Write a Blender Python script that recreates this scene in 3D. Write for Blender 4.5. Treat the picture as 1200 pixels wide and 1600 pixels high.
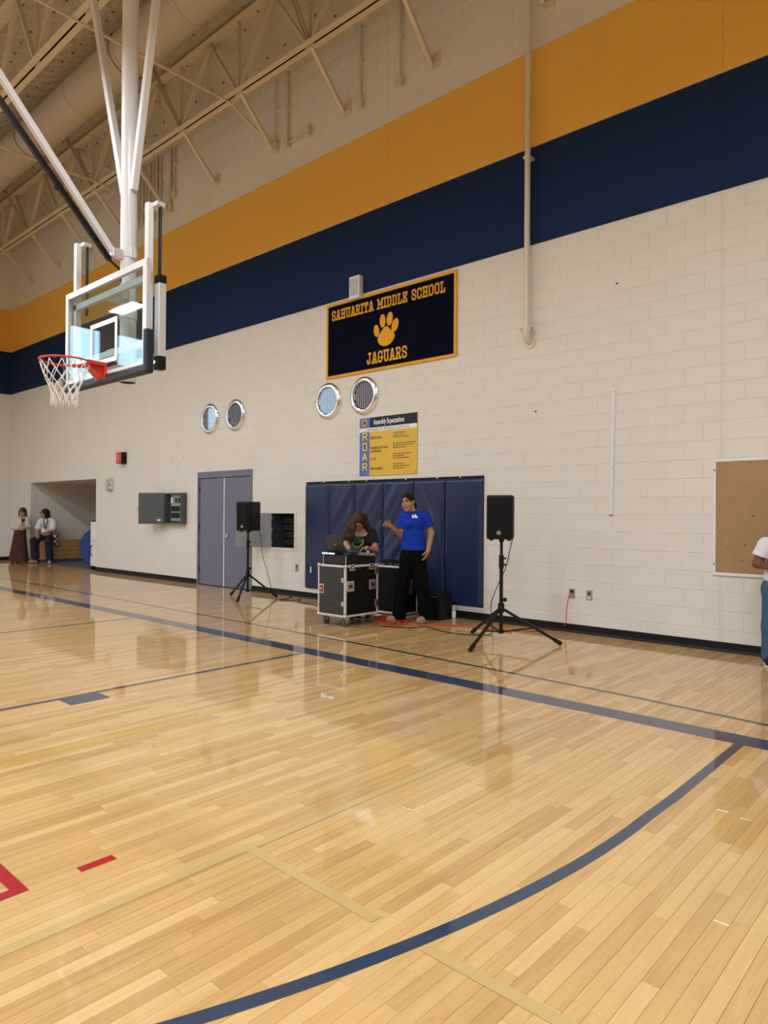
import bpy, math, random
import numpy as np
from mathutils import Vector

random.seed(7)
rng = np.random.default_rng(7)
for o in list(bpy.data.objects):
    bpy.data.objects.remove(o)
SC = bpy.context.scene
COL = SC.collection

# ------------------------------------------------------------------ camera
FPX = 1086.9
CAM = np.array([0.0, 0.0, 1.4311])
RT = np.array([0.74202, 0.67034, 0.00722])
UP = np.array([-0.00295, -0.00750, 0.99997])
FW = np.array([-0.67038, 0.74201, 0.00359])
def _orth():
    global RT, UP, FW
    a, pit, rol = 0.7346, 0.003594, 0.00722
    fw = np.array([-math.sin(a), math.cos(a), 0.]); rt = np.array([math.cos(a), math.sin(a), 0.]); up = np.array([0, 0, 1.])
    FW = fw*math.cos(pit) + up*math.sin(pit); u2 = up*math.cos(pit) - fw*math.sin(pit)
    RT = rt*math.cos(rol) + u2*math.sin(rol); UP = u2*math.cos(rol) - rt*math.sin(rol)
_orth()
cam_data = bpy.data.cameras.new('camera'); cam = bpy.data.objects.new('camera', cam_data); COL.objects.link(cam)
from mathutils import Matrix
cam.matrix_world = Matrix(((RT[0], UP[0], -FW[0], CAM[0]), (RT[1], UP[1], -FW[1], CAM[1]), (RT[2], UP[2], -FW[2], CAM[2]), (0, 0, 0, 1)))
cam_data.sensor_fit = 'VERTICAL'; cam_data.sensor_height = 24.0; cam_data.lens = FPX/1600*24.0
cam_data.clip_start = 0.05; cam_data.clip_end = 200
SC.camera = cam

def ray(px, py):
    return FW + (px-600)/FPX*RT - (py-800)/FPX*UP
def at(px, py, dep):
    return CAM + ray(px, py)*dep
def atY(px, py, Y):
    d = ray(px, py); return CAM + d*(Y/d[1])
def atZ(px, py, Z=0.0):
    d = ray(px, py); return CAM + d*((Z-CAM[2])/d[2])
def project(P):
    d = np.asarray(P, float) - CAM
    z = d@FW
    return 600+FPX*(d@RT)/z, 800-FPX*(d@UP)/z, z

# ------------------------------------------------------------------ world, exposure
SC.view_settings.view_transform = 'Standard'
SC.view_settings.look = 'None'
SC.view_settings.gamma = 1.0
SC.view_settings.use_curve_mapping = False
SC.view_settings.exposure = 0.38
wd = bpy.data.worlds.new('world'); SC.world = wd; wd.use_nodes = True
wd.node_tree.nodes['Background'].inputs[0].default_value = (0.55, 0.75, 1.0, 1)
wd.node_tree.nodes['Background'].inputs[1].default_value = 1.0
LAMP_STRENGTH = 60.0
WINDOW_STRENGTH = 4.5

# ------------------------------------------------------------------ materials
def srgb(r, g, b):
    f = lambda c: (c/255/12.92) if c/255 <= 0.04045 else ((c/255+0.055)/1.055)**2.4
    return (f(r), f(g), f(b))
MATS = {}
def mat(name, col, rough=0.6, metal=0.0, var=0.06, vscale=8.0, bump=0.0, bscale=60.0, bdist=0.01, coat=0.0, coat_rough=0.05, spec=0.5, emit=None, estr=0.0, alpha=None, trans=0.0, sheen=0.0, stretch=None):
    if name in MATS: return MATS[name]
    m = bpy.data.materials.new(name); m.use_nodes = True
    nt = m.node_tree; N = nt.nodes; L = nt.links
    b = N['Principled BSDF']
    b.inputs['Base Color'].default_value = (*col, 1)
    b.inputs['Roughness'].default_value = rough
    b.inputs['Metallic'].default_value = metal
    b.inputs['Specular IOR Level'].default_value = spec
    if coat: b.inputs['Coat Weight'].default_value = coat; b.inputs['Coat Roughness'].default_value = coat_rough
    if sheen: b.inputs['Sheen Weight'].default_value = sheen
    if trans: b.inputs['Transmission Weight'].default_value = trans
    if emit: b.inputs['Emission Color'].default_value = (*emit, 1); b.inputs['Emission Strength'].default_value = estr
    if alpha is not None: b.inputs['Alpha'].default_value = alpha
    tc = N.new('ShaderNodeTexCoord')
    src = tc.outputs['Object']
    if stretch:
        mp = N.new('ShaderNodeMapping'); mp.inputs['Scale'].default_value = stretch
        L.new(src, mp.inputs[0]); src = mp.outputs[0]
    if var:
        n = N.new('ShaderNodeTexNoise'); n.inputs['Scale'].default_value = vscale; n.inputs['Detail'].default_value = 4
        L.new(src, n.inputs['Vector'])
        mx = N.new('ShaderNodeMix'); mx.data_type = 'RGBA'
        mx.inputs['A'].default_value = (*[c*(1-var) for c in col], 1)
        mx.inputs['B'].default_value = (*[min(1, c*(1+var)) for c in col], 1)
        L.new(n.outputs['Fac'], mx.inputs['Factor']); L.new(mx.outputs['Result'], b.inputs['Base Color'])
    if bump:
        n2 = N.new('ShaderNodeTexNoise'); n2.inputs['Scale'].default_value = bscale; n2.inputs['Detail'].default_value = 3
        L.new(src, n2.inputs['Vector'])
        bp = N.new('ShaderNodeBump'); bp.inputs['Strength'].default_value = bump; bp.inputs['Distance'].default_value = bdist
        L.new(n2.outputs['Fac'], bp.inputs['Height']); L.new(bp.outputs['Normal'], b.inputs['Normal'])
    MATS[name] = m
    return m

CREAM = (0.76, 0.73, 0.685)
M_BLOCK = mat('painted_block', CREAM, 0.55, var=0.05, vscale=1.3, bump=0.12, bscale=90)
M_JOINT = mat('painted_joint', (0.72, 0.69, 0.645), 0.7, var=0.05)
M_CREAMWALL = mat('painted_wall', CREAM, 0.6, var=0.03, vscale=2)
M_NAVY = mat('navy_band', srgb(28, 47, 86), 0.9, spec=.15, var=0.06, vscale=3, bump=0.05, bscale=200)
M_YEL = mat('gold_band', srgb(240, 188, 84), 0.85, var=0.05, vscale=2, bump=0.05, bscale=200)
M_BASE = mat('black_rubber_base', (0.006, 0.007, 0.009), 0.5, var=0.2, spec=.25)
M_STEELPAINT = mat('cream_painted_steel', (0.68, 0.60, 0.47), 0.5, var=0.06)
M_ROOF = mat('roof_insulation_facing', (0.54, 0.475, 0.37), 0.26, var=0.08, vscale=1.5, bump=1.0, bscale=7.0, bdist=.07)
M_DUCT = mat('painted_duct', (0.52, 0.455, 0.36), 0.5, var=0.05, vscale=2)
M_DARK = mat('dark_gap', (0.02, 0.018, 0.015), 0.8, var=0.1)
M_BLACK = mat('black_plastic', (0.005, 0.005, 0.006), 0.5, var=0.15, spec=.3)
M_BLACKMETAL = mat('black_metal', (0.005, 0.005, 0.006), 0.4, var=0.1, spec=.35)
M_GRILLE = mat('speaker_grille', (0.004, 0.004, 0.005), 0.7, spec=.2, var=0.3, vscale=300)
M_WHITE = mat('white_paint', (0.80, 0.80, 0.82), 0.4, var=0.03)
M_WHITEGLOSS = mat('white_gloss_paint', (0.78, 0.79, 0.83), 0.25, var=0.03)
M_CHROME = mat('polished_steel', (0.78, 0.78, 0.8), 0.16, 1.0, var=0.03)
M_ALU = mat('aluminium', (0.66, 0.67, 0.70), 0.34, 1.0, var=0.05)
M_ALUWHITE = mat('pale_aluminium', (0.72, 0.73, 0.76), 0.35, 0.35, var=0.05)
M_DOOR = mat('slate_door_paint', srgb(112, 114, 138), 0.45, var=0.04, vscale=2)
M_GREYBOX = mat('grey_enamel', srgb(78, 84, 90), 0.45, var=0.06)
M_GREYLIGHT = mat('pale_grey_enamel', srgb(150, 155, 160), 0.45, var=0.06)
M_STEELPLATE = mat('steel_plate', (0.42, 0.41, 0.38), 0.4, 0.7, var=0.1)
M_RED = mat('hoop_orange', (0.62, 0.045, 0.015), 0.4, var=0.06)
M_NET = mat('net_cord', (0.86, 0.86, 0.86), 0.8, var=0.05)
M_PADNAVY = mat('backboard_padding', (0.012, 0.020, 0.036), 0.5, var=0.1)
M_VINYL = mat('navy_vinyl', (0.010, 0.024, 0.085), 0.33, var=0.10, vscale=5, bump=0.1, bscale=25)
M_BANNER = mat('banner_navy_felt', (0.004, 0.005, 0.018), 0.95, var=0.15, vscale=10, spec=.05)
M_GOLD = mat('gold_felt', (0.80, 0.40, 0.02), 0.85, var=0.06, vscale=20)
M_CORK = mat('cork_board', srgb(168, 136, 98), 0.9, var=0.12, vscale=7, bump=0.15, bscale=250)
M_ORANGE = mat('orange_cord', (0.62, 0.06, 0.02), 0.5, var=0.1)
M_LAMPBODY = mat('lamp_housing', (0.7, 0.7, 0.7), 0.4, var=0.03)
M_LAMP = mat('lamp_lens', (0.9, 0.9, 0.9), 0.4, var=0, emit=(0.93, 0.97, 1.0), estr=LAMP_STRENGTH)
M_DAY = mat('daylight_pane', (0.6, 0.8, 1.0), 0.2, var=0, emit=(0.50, 0.78, 1.0), estr=WINDOW_STRENGTH)
M_GLASS = None
def glass_mat(nm='clear_glass', tint=(0.86, 0.93, 0.93, 1)):
    m = bpy.data.materials.new(nm); m.use_nodes = True
    nt = m.node_tree; N = nt.nodes; L = nt.links
    for n in list(N):
        if n.type != 'OUTPUT_MATERIAL': N.remove(n)
    out = [n for n in N if n.type == 'OUTPUT_MATERIAL'][0]
    tr = N.new('ShaderNodeBsdfTransparent'); tr.inputs[0].default_value = tint
    gl = N.new('ShaderNodeBsdfGlossy'); gl.inputs['Roughness'].default_value = 0.02
    lw = N.new('ShaderNodeLayerWeight'); lw.inputs['Blend'].default_value = 0.5
    pw = N.new('ShaderNodeMath'); pw.operation = 'POWER'; pw.inputs[1].default_value = 4.0; L.new(lw.outputs['Facing'], pw.inputs[0])
    fr = N.new('ShaderNodeMath'); fr.operation = 'MULTIPLY_ADD'; fr.inputs[1].default_value = 0.85; fr.inputs[2].default_value = 0.035; L.new(pw.outputs[0], fr.inputs[0])
    mx = N.new('ShaderNodeMixShader')
    L.new(fr.outputs[0], mx.inputs[0]); L.new(tr.outputs[0], mx.inputs[1]); L.new(gl.outputs[0], mx.inputs[2]); L.new(mx.outputs[0], out.inputs[0])
    return m
M_GLASS = glass_mat()
M_WINGLASS = glass_mat('window_glass', (0.96, 0.97, 0.98, 1))

def floor_mat(name, use_attr=True, lo=(0.44, 0.248, 0.090), hi=(0.72, 0.485, 0.222)):
    m = bpy.data.materials.new(name); m.use_nodes = True
    nt = m.node_tree; N = nt.nodes; L = nt.links
    b = N['Principled BSDF']
    geo = N.new('ShaderNodeNewGeometry')
    at_ = N.new('ShaderNodeAttribute'); at_.attribute_name = 'tone'
    mul = N.new('ShaderNodeMath'); mul.operation = 'MULTIPLY'; mul.inputs[1].default_value = 37.0
    L.new(at_.outputs['Fac'], mul.inputs[0])
    cmb = N.new('ShaderNodeCombineXYZ'); L.new(mul.outputs[0], cmb.inputs[0]); L.new(mul.outputs[0], cmb.inputs[1]); L.new(mul.outputs[0], cmb.inputs[2])
    add = N.new('ShaderNodeVectorMath'); add.operation = 'ADD'
    L.new(geo.outputs['Position'], add.inputs[0]); L.new(cmb.outputs[0], add.inputs[1])
    mp = N.new('ShaderNodeMapping'); mp.inputs['Scale'].default_value = (30, 1.6, 1)
    L.new(add.outputs[0], mp.inputs[0])
    n1 = N.new('ShaderNodeTexNoise'); n1.inputs['Scale'].default_value = 1.0; n1.inputs['Detail'].default_value = 6; n1.inputs['Distortion'].default_value = 1.2
    L.new(mp.outputs[0], n1.inputs['Vector'])
    # tone = .55*attr + .45*noise
    m1 = N.new('ShaderNodeMath'); m1.operation = 'MULTIPLY_ADD'; m1.inputs[1].default_value = 0.50; m1.inputs[2].default_value = 0.0
    L.new(at_.outputs['Fac'], m1.inputs[0])
    m2 = N.new('ShaderNodeMath'); m2.operation = 'MULTIPLY_ADD'; m2.inputs[1].default_value = 0.62
    L.new(n1.outputs['Fac'], m2.inputs[0]); L.new(m1.outputs[0], m2.inputs[2])
    rp = N.new('ShaderNodeValToRGB'); rp.color_ramp.elements[0].position = 0.12; rp.color_ramp.elements[1].position = 0.88
    rp.color_ramp.elements[0].color = (*lo, 1); rp.color_ramp.elements[1].color = (*hi, 1)
    e = rp.color_ramp.elements.new(0.5); e.color = (0.61, 0.383, 0.152, 1)
    L.new(m2.outputs[0], rp.inputs[0])
    # fine dark streaks and mineral marks
    mp2 = N.new('ShaderNodeMapping'); mp2.inputs['Scale'].default_value = (46, 3.2, 1); L.new(add.outputs[0], mp2.inputs[0])
    n2 = N.new('ShaderNodeTexNoise'); n2.inputs['Scale'].default_value = 1.0; n2.inputs['Detail'].default_value = 3; L.new(mp2.outputs[0], n2.inputs['Vector'])
    r2 = N.new('ShaderNodeValToRGB'); r2.color_ramp.elements[0].position = 0.66; r2.color_ramp.elements[0].color = (0, 0, 0, 1); r2.color_ramp.elements[1].position = 0.82; r2.color_ramp.elements[1].color = (0.5, 0.5, 0.5, 1)
    L.new(n2.outputs['Fac'], r2.inputs[0])
    mx = N.new('ShaderNodeMix'); mx.data_type = 'RGBA'; mx.inputs['B'].default_value = (0.30, 0.15, 0.055, 1)
    L.new(r2.outputs[0], mx.inputs['Factor']); L.new(rp.outputs[0], mx.inputs['A'])
    L.new(mx.outputs['Result'], b.inputs['Base Color'])
    b.inputs['Roughness'].default_value = 0.55; b.inputs['Specular IOR Level'].default_value = 0.2
    b.inputs['Coat Weight'].default_value = 1.0; b.inputs['Coat Roughness'].default_value = 0.045; b.inputs['Coat IOR'].default_value = 1.5
    n3 = N.new('ShaderNodeTexNoise'); n3.inputs['Scale'].default_value = 3.0; L.new(geo.outputs['Position'], n3.inputs['Vector'])
    bp = N.new('ShaderNodeBump'); bp.inputs['Strength'].default_value = 0.03; bp.inputs['Distance'].default_value = 0.02
    L.new(n3.outputs['Fac'], bp.inputs['Height']); L.new(bp.outputs['Normal'], b.inputs['Coat Normal'])
    return m
M_WOOD = floor_mat('maple_floor')
def paint(name, c): return mat(name, c, 0.5, var=0.05, vscale=6, coat=1.0, coat_rough=0.05, spec=0.2)
M_LBLUE = paint('court_paint_blue', srgb(42, 62, 88))
M_LGREEN = paint('court_paint_green', srgb(38, 58, 58))
M_LYEL = paint('court_paint_yellow', srgb(208, 166, 74))
M_LPALE = paint('court_paint_pale', srgb(198, 168, 112))
M_LRED = paint('court_paint_red', srgb(168, 18, 34))

# ------------------------------------------------------------------ mesh tools
ROOTLOC = {}
def V3(p): return np.array(p, float)
class MB:
    def __init__(s): s.v = []; s.f = []
    def add(s, vs, fs):
        b = len(s.v); s.v.extend([tuple(map(float, q)) for q in vs]); s.f.extend([tuple(i+b for i in f) for f in fs]); return s
    def box(s, x0, x1, y0, y1, z0, z1):
        return s.add([(x0,y0,z0),(x1,y0,z0),(x1,y1,z0),(x0,y1,z0),(x0,y0,z1),(x1,y0,z1),(x1,y1,z1),(x0,y1,z1)],
                     [(0,3,2,1),(4,5,6,7),(0,1,5,4),(1,2,6,5),(2,3,7,6),(3,0,4,7)])
    def obox(s, c, u, v, w):            # centre and three half-axis vectors
        c, u, v, w = map(V3, (c, u, v, w))
        q = [c+a*u+b*v+d*w for d in (-1,1) for a, b in ((-1,-1),(1,-1),(1,1),(-1,1))]
        fs = [(0,3,2,1),(4,5,6,7),(0,1,5,4),(1,2,6,5),(2,3,7,6),(3,0,4,7)]
        if np.dot(np.cross(u, v), w) < 0: fs = [f[::-1] for f in fs]
        return s.add(q, fs)
    def bar(s, a, b, w, h, up=(0,0,1)):  # rectangular bar between two points
        a, b = V3(a), V3(b); d = b-a; L = np.linalg.norm(d); d /= L
        up = V3(up); sd = np.cross(d, up)
        if np.linalg.norm(sd) < 1e-4: sd = np.cross(d, (1,0,0))
        sd /= np.linalg.norm(sd); u2 = np.cross(sd, d)
        return s.obox((a+b)/2, d*L/2, sd*w/2, u2*h/2)
    def cyl(s, a, b, r0, r1=None, n=14, caps=True):
        a, b = V3(a), V3(b); r1 = r0 if r1 is None else r1
        d = b-a; d = d/np.linalg.norm(d)
        t = np.cross(d, (0,0,1)) if abs(d[2]) < .9 else np.cross(d, (1,0,0))
        t /= np.linalg.norm(t); w = np.cross(d, t)
        vs = []
        for p, r in ((a, r0), (b, r1)):
            for i in range(n):
                an = 2*math.pi*i/n; vs.append(p+r*(math.cos(an)*t+math.sin(an)*w))
        fs = [(i, (i+1) % n, n+(i+1) % n, n+i) for i in range(n)]
        if caps: fs += [tuple(range(n))[::-1], tuple(range(n, 2*n))]
        return s.add(vs, fs)
    def tube(s, pts, r, n=8, closed=False):
        P = [V3(p) for p in pts]; m = len(P); rings = []
        prev = None
        for i in range(m):
            a = P[i-1] if (i or closed) else P[i]; b = P[(i+1) % m] if (i < m-1 or closed) else P[i]
            d = b-a; d = d/(np.linalg.norm(d)+1e-12)
            if prev is None:
                t = np.cross(d, (0,0,1)) if abs(d[2]) < .9 else np.cross(d, (1,0,0))
            else: t = prev-d*np.dot(prev, d)
            t = t/(np.linalg.norm(t)+1e-12); prev = t; w = np.cross(d, t)
            rr = r[i] if isinstance(r, (list, tuple)) else r
            rings.append([P[i]+rr*(math.cos(2*math.pi*k/n)*t+math.sin(2*math.pi*k/n)*w) for k in range(n)])
        fs = []
        for i in range(m if closed else m-1):
            j = (i+1) % m
            for k in range(n): fs.append((i*n+k, i*n+(k+1) % n, j*n+(k+1) % n, j*n+k))
        if not closed: fs += [tuple(range(n))[::-1], tuple((m-1)*n+k for k in range(n))]
        return s.add([q for rg in rings for q in rg], fs)
    def ball(s, c, r, n=14, m=8):
        c = V3(c); r = V3(r) if np.ndim(r) else V3((r, r, r))
        vs = [c+(0,0,r[2])]
        for j in range(1, m):
            ph = math.pi*j/m
            for i in range(n):
                th = 2*math.pi*i/n; vs.append(c+r*np.array((math.sin(ph)*math.cos(th), math.sin(ph)*math.sin(th), math.cos(ph))))
        vs.append(c-(0,0,r[2]))
        fs = [(0, 1+i, 1+(i+1) % n) for i in range(n)]
        for j in range(m-2):
            for i in range(n): fs.append((1+j*n+i, 1+(j+1)*n+i, 1+(j+1)*n+(i+1) % n, 1+j*n+(i+1) % n))
        e = len(vs)-1
        fs += [(e, 1+(m-2)*n+(i+1) % n, 1+(m-2)*n+i) for i in range(n)]
        return s.add(vs, fs)
    def torus(s, c, nrm, R, r, n=32, m=10, sx=1.0):
        c = V3(c); nrm = V3(nrm)/np.linalg.norm(nrm)
        t = np.cross(nrm, (0,0,1)) if abs(nrm[2]) < .9 else np.cross(nrm, (1,0,0))
        t /= np.linalg.norm(t); w = np.cross(nrm, t)
        return s.tube([c+R*(math.cos(2*math.pi*i/n)*t+math.sin(2*math.pi*i/n)*w) for i in range(n)], r, m, True)
    def prism(s, poly, o, u, v, w):      # polygon in (u,v) plane extruded along w
        o, u, v, w = map(V3, (o, u, v, w)); n = len(poly)
        vs = [o+a*u+b*v for a, b in poly]+[o+a*u+b*v+w for a, b in poly]
        fs = [tuple(range(n))[::-1], tuple(range(n, 2*n))]+[(i, (i+1) % n, n+(i+1) % n, n+i) for i in range(n)]
        ar = sum(poly[i][0]*poly[(i+1) % n][1]-poly[(i+1) % n][0]*poly[i][1] for i in range(n))
        if ar*np.dot(np.cross(u, v), w) < 0: fs = [f[::-1] for f in fs]
        return s.add(vs, fs)
    def mesh(s, name, off=(0,0,0)):
        me = bpy.data.meshes.new(name)
        off = V3(off)
        me.from_pydata((np.array(s.v)-off).tolist() if s.v else [], [], s.f)
        me.update(); return me
    def build(s, name, m, parent=None, smooth=False, bevel=0.0, loc=None, seg=2):
        if parent is not None: off = ROOTLOC[parent.name]
        else: off = V3(loc) if loc is not None else V3((0,0,0))
        me = s.mesh(name, off)
        o = bpy.data.objects.new(name, me); COL.objects.link(o)
        if parent is not None: o.parent = parent
        else: o.location = off
        ROOTLOC[o.name] = off
        if m: me.materials.append(m)
        if smooth:
            me.shade_smooth()
            if smooth is not True:
                me.set_sharp_from_angle(angle=math.radians(smooth))
        if bevel:
            md = o.modifiers.new('bevel', 'BEVEL'); md.width = bevel; md.segments = seg; md.limit_method = 'ANGLE'; md.angle_limit = 0.6
        return o
def frame4(x0, x1, z0, z1, w): return ((x0, x1, z0, z0+w), (x0, x1, z1-w, z1), (x0, x0+w, z0+w, z1-w), (x1-w, x1, z0+w, z1-w))
def tag(o, label=None, cat=None, group=None, kind=None):
    if label: o['label'] = label
    if cat: o['category'] = cat
    if group: o['group'] = group
    if kind: o['kind'] = kind
    return o
def empty(name, loc, label=None, cat=None, group=None, kind=None):
    o = bpy.data.objects.new(name, None); COL.objects.link(o); o.location = tuple(map(float, loc)); o.empty_display_size = 0.1
    ROOTLOC[o.name] = V3(loc)
    return tag(o, label, cat, group, kind)
def text_mb(txt, o, u, v, w, size, spacing=1.0, align='LEFT', bold=0.0, xscale=1.0):
    cu = bpy.data.curves.new('lettering', 'FONT'); cu.body = txt; cu.size = size; cu.align_x = align; cu.space_character = spacing; cu.offset = bold
    cu.resolution_u = 3
    ob = bpy.data.objects.new('lettering', cu); COL.objects.link(ob)
    dg = bpy.context.evaluated_depsgraph_get(); dg.update()
    me = ob.evaluated_get(dg).to_mesh()
    o, u, v, w = map(V3, (o, u, v, w))
    mb = MB()
    if len(me.vertices):
        mb.add([o+p.co.x*xscale*u+p.co.y*v+w for p in me.vertices], [tuple(p.vertices) for p in me.polygons])
    ob.evaluated_get(dg).to_mesh_clear()
    bpy.data.objects.remove(ob); bpy.data.curves.remove(cu)
    return mb

D = 7.9117                      # distance of the long wall
XL, XR, YB, ZC = -22.18, 9.0, -13.0, 10.25
Z0 = 0.018; BH = 0.2032; BW = 0.4064; J0 = -3.9046
ZN0, ZN1, ZN2 = 4.92, 6.18, 7.43
# =================================================================== FLOOR
floor = empty('floor', (0,0,0), kind='structure')
sub = MB().box(XL-0.2, XR, YB, D+4.5, -0.12, -0.0125).build('subfloor', mat('subfloor_wood', (0.10, 0.055, 0.02), 0.8), floor)
PW = 0.0572
def plank_mb(x0, x1, y0, y1, mb=None):
    mb = mb or MB(); g = 0.0003; c = 0.0008
    X0, X1, Y0, Y1 = x0+g, x1-g, y0+g, y1-g
    return mb.add([(X0,Y0,-0.0015),(X1,Y0,-0.0015),(X1,Y1,-0.0015),(X0,Y1,-0.0015),(X0+c,Y0+c,0),(X1-c,Y0+c,0),(X1-c,Y1-c,0),(X0+c,Y1-c,0),
                   (X0,Y0,-0.012),(X1,Y0,-0.012),(X1,Y1,-0.012),(X0,Y1,-0.012)],
                  [(4,5,6,7),(0,1,5,4),(1,2,6,5),(2,3,7,6),(3,0,4,7),(8,9,1,0),(9,10,2,1),(10,11,3,2),(11,8,0,3)])
planks = []
ncol = int((2.5-XL)/PW)
for i in range(ncol):
    x0 = XL+i*PW; y = -1.6-random.random()*0.9; far = x0 < -9
    while y < D+(4.3 if -20.8 < x0 < -16.5 else 0):
        ln = random.choice((0.3, 0.42, 0.55, 0.7, 0.85, 1.05, 1.3))*random.uniform(0.85, 1.15)
        y1 = min(y+ln, D+(4.3 if -20.8 < x0 < -16.5 else 0.0))
        if y1-y > 0.04: planks.append((x0, x0+PW, y, y1, random.random()))
        y = y1
def plank_area(p):
    x0, x1, y0, y1 = p[:4]
    q = []
    for X, Y in ((x0,y0),(x1,y0),(x1,y1),(x0,y1)):
        px, py, z = project((X, Y, 0))
        if z < 0.3: return 0
        q.append((min(max(px, 0), 1200), min(max(py, 0), 1600)))
    return abs(sum(q[i][0]*q[(i+1) % 4][1]-q[(i+1) % 4][0]*q[i][1] for i in range(4)))/2
order = sorted(range(len(planks)), key=lambda i: -plank_area(planks[i]))
big = set(order[:300])
stuff = MB(); tones = []
for i, p in enumerate(planks):
    if i in big:
        mb = plank_mb(*p[:4]); o = mb.build('plank', M_WOOD, floor)
        a = o.data.attributes.new('tone', 'FLOAT', 'FACE'); a.data.foreach_set('value', [p[4]]*len(mb.f))
    else:
        n0 = len(stuff.f); plank_mb(*p[:4], mb=stuff); tones += [p[4]]*(len(stuff.f)-n0)
o = stuff.build('planks', M_WOOD, floor); o['kind'] = 'stuff'
a = o.data.attributes.new('tone', 'FLOAT', 'FACE'); a.data.foreach_set('value', tones)
# floor beyond the planked field (behind and beside the viewpoint)
mb = MB(); tn = []
for i in range(int((XR-XL)/PW)):
    x0 = XL+i*PW
    segs = [(YB, -2.5)] if x0 < 2.5-PW*1.5 else [(YB, D)]
    for y0, y1 in segs:
        y = y0
        while y < y1:
            e = min(y1, y+random.uniform(1, 3)); mb.add([(x0,y,-0.0005),(x0+PW,y,-0.0005),(x0+PW,e,-0.0005),(x0,e,-0.0005)], [(0,1,2,3)]); tn.append(random.random()); y = e
o = mb.build('outer_planks', M_WOOD, floor); o['kind'] = 'stuff'
a = o.data.attributes.new('tone', 'FLOAT', 'FACE'); a.data.foreach_set('value', tn)
LINEZ = [0.0005]
def line(name, pts, w, m, z=0.0006):
    """painted stripe following a polyline on the floor"""
    mb = MB(); P = [V3((x, y, 0))for x, y in pts]; n = len(P); L = []; R = []
    for i in range(n):
        a = P[max(i-1, 0)]; b = P[min(i+1, n-1)]; d = (b-a)/np.linalg.norm(b-a); s_ = np.array((-d[1], d[0], 0))*w/2
        L.append(P[i]+s_); R.append(P[i]-s_)
    LINEZ[0] += 0.00012; z = LINEZ[0]
    vs = [q+(0,0,z) for q in L]+[q+(0,0,z) for q in R]
    mb.add(vs, [(n+i, n+i+1, i+1, i) for i in range(n-1)])
    o = mb.build(name, m, floor); return o
line('side_line', [(-4.24, -0.6), (-4.24, 7.4)], 0.05, M_LYEL)['label'] = 'worn yellow stripe'
line('baseline', [(XL+0.3, 4.865), (6, 4.865)], 0.215, M_LBLUE)['label'] = 'wide dark blue baseline stripe'
line('boundary_line', [(XL+0.3, 5.63), (-11.7, 5.60), (-5, 5.53), (-3.4, 5.475), (-2.2, 5.42), (-1.24, 5.33), (0.5, 5.2)], 0.048, M_LGREEN)['label'] = 'thin dark green boundary stripe'
line('lane_line', [(-5.412, -0.8), (-5.412, 4.76)], 0.05, M_LBLUE)
line('lane_line', [(-8.86, -0.8), (-8.86, 4.76)], 0.05, M_LBLUE)
MB().add([(-5.387,2.28,.0007),(-5.17,2.28,.0007),(-5.17,2.59,.0007),(-5.387,2.59,.0007)], [(0,1,2,3)]).build('lane_block', M_LBLUE, floor)
line('faded_line', [(-2.432, -0.3), (-2.432, 1.84)], 0.055, M_LPALE)
line('faded_line', [(-2.42, 1.86), (-2.40, 4.7)], 0.05, M_LPALE)
line('faded_line', [(-2.46, 1.835), (-1.66, 1.815)], 0.05, M_LPALE)
line('faded_line', [(-1.44, 1.81), (-0.5, 1.80)], 0.05, M_LPALE)
arc = [(-1.272, 4.76), (-1.272, 4.2), (-1.275, 3.6)]
cx, cy, RR = -7.13, 3.30, 5.845
for k in range(0, 60):
    an = math.radians(0-k*1.6)
    arc.append((cx+RR*math.cos(an), cy+RR*math.sin(an)))
line('three_point_line', arc, 0.055, M_LBLUE)['label'] = 'curved blue three-point stripe'
MB().add([(-2.79,1.258,.0007),(-2.742,1.258,.0007),(-2.742,1.405,.0007),(-2.79,1.405,.0007)], [(0,1,2,3)]).build('red_dash', M_LRED, floor)
line('red_corner_mark', [(-3.6, 1.038), (-2.757, 1.038)], 0.052, M_LRED)
line('red_corner_mark', [(-2.783, 1.012), (-2.783, 0.3)], 0.052, M_LRED)

# =================================================================== LONG WALL
JX = [-21.53+4.806*k for k in range(7)]          # control joints
JX = [-7.112+4.806*k for k in range(-3, 4)]
OPEN = [(-12.225, -10.43, -1, 2.253), (-20.65, -16.66, -1, 2.253), (-9.86, -9.235, 0.831, 1.44)]
wall = empty('wall_back', (0, D, 0), kind='structure')
def rect_sub(rects, op):
    out = []
    for (a, b, c, d) in rects:
        x0, x1, z0, z1 = op
        if x1 <= a or x0 >= b or z1 <= c or z0 >= d: out.append((a, b, c, d)); continue
        if a < x0: out.append((a, x0, c, d))
        if x1 < b: out.append((x1, b, c, d))
        A, B = max(a, x0), min(b, x1)
        if c < z0: out.append((A, B, c, z0))
        if z1 < d: out.append((A, B, z1, d))
    return out
base = [(XL, XR, 0, ZC+0.6)]
for op in OPEN: base = rect_sub(base, op)
mb = MB()
for a, b, c, d in base: mb.box(a, b, D+0.003, D+0.2, c, d)
mb.build('masonry_core', M_JOINT, wall)
def block_geo(a, b, c, d, mb, y=D):
    g = 0.0035; ch = 0.004; dp = 0.004
    a += g; b -= g; c += g; d -= g
    return mb.add([(a,y+dp,c),(b,y+dp,c),(b,y+dp,d),(a,y+dp,d),(a+ch,y,c+ch),(b-ch,y,c+ch),(b-ch,y,d-ch),(a+ch,y,d-ch)],
                  [(4,5,6,7),(0,1,5,4),(1,2,6,5),(2,3,7,6),(3,0,4,7)])
blocks = []
row = 0
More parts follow.
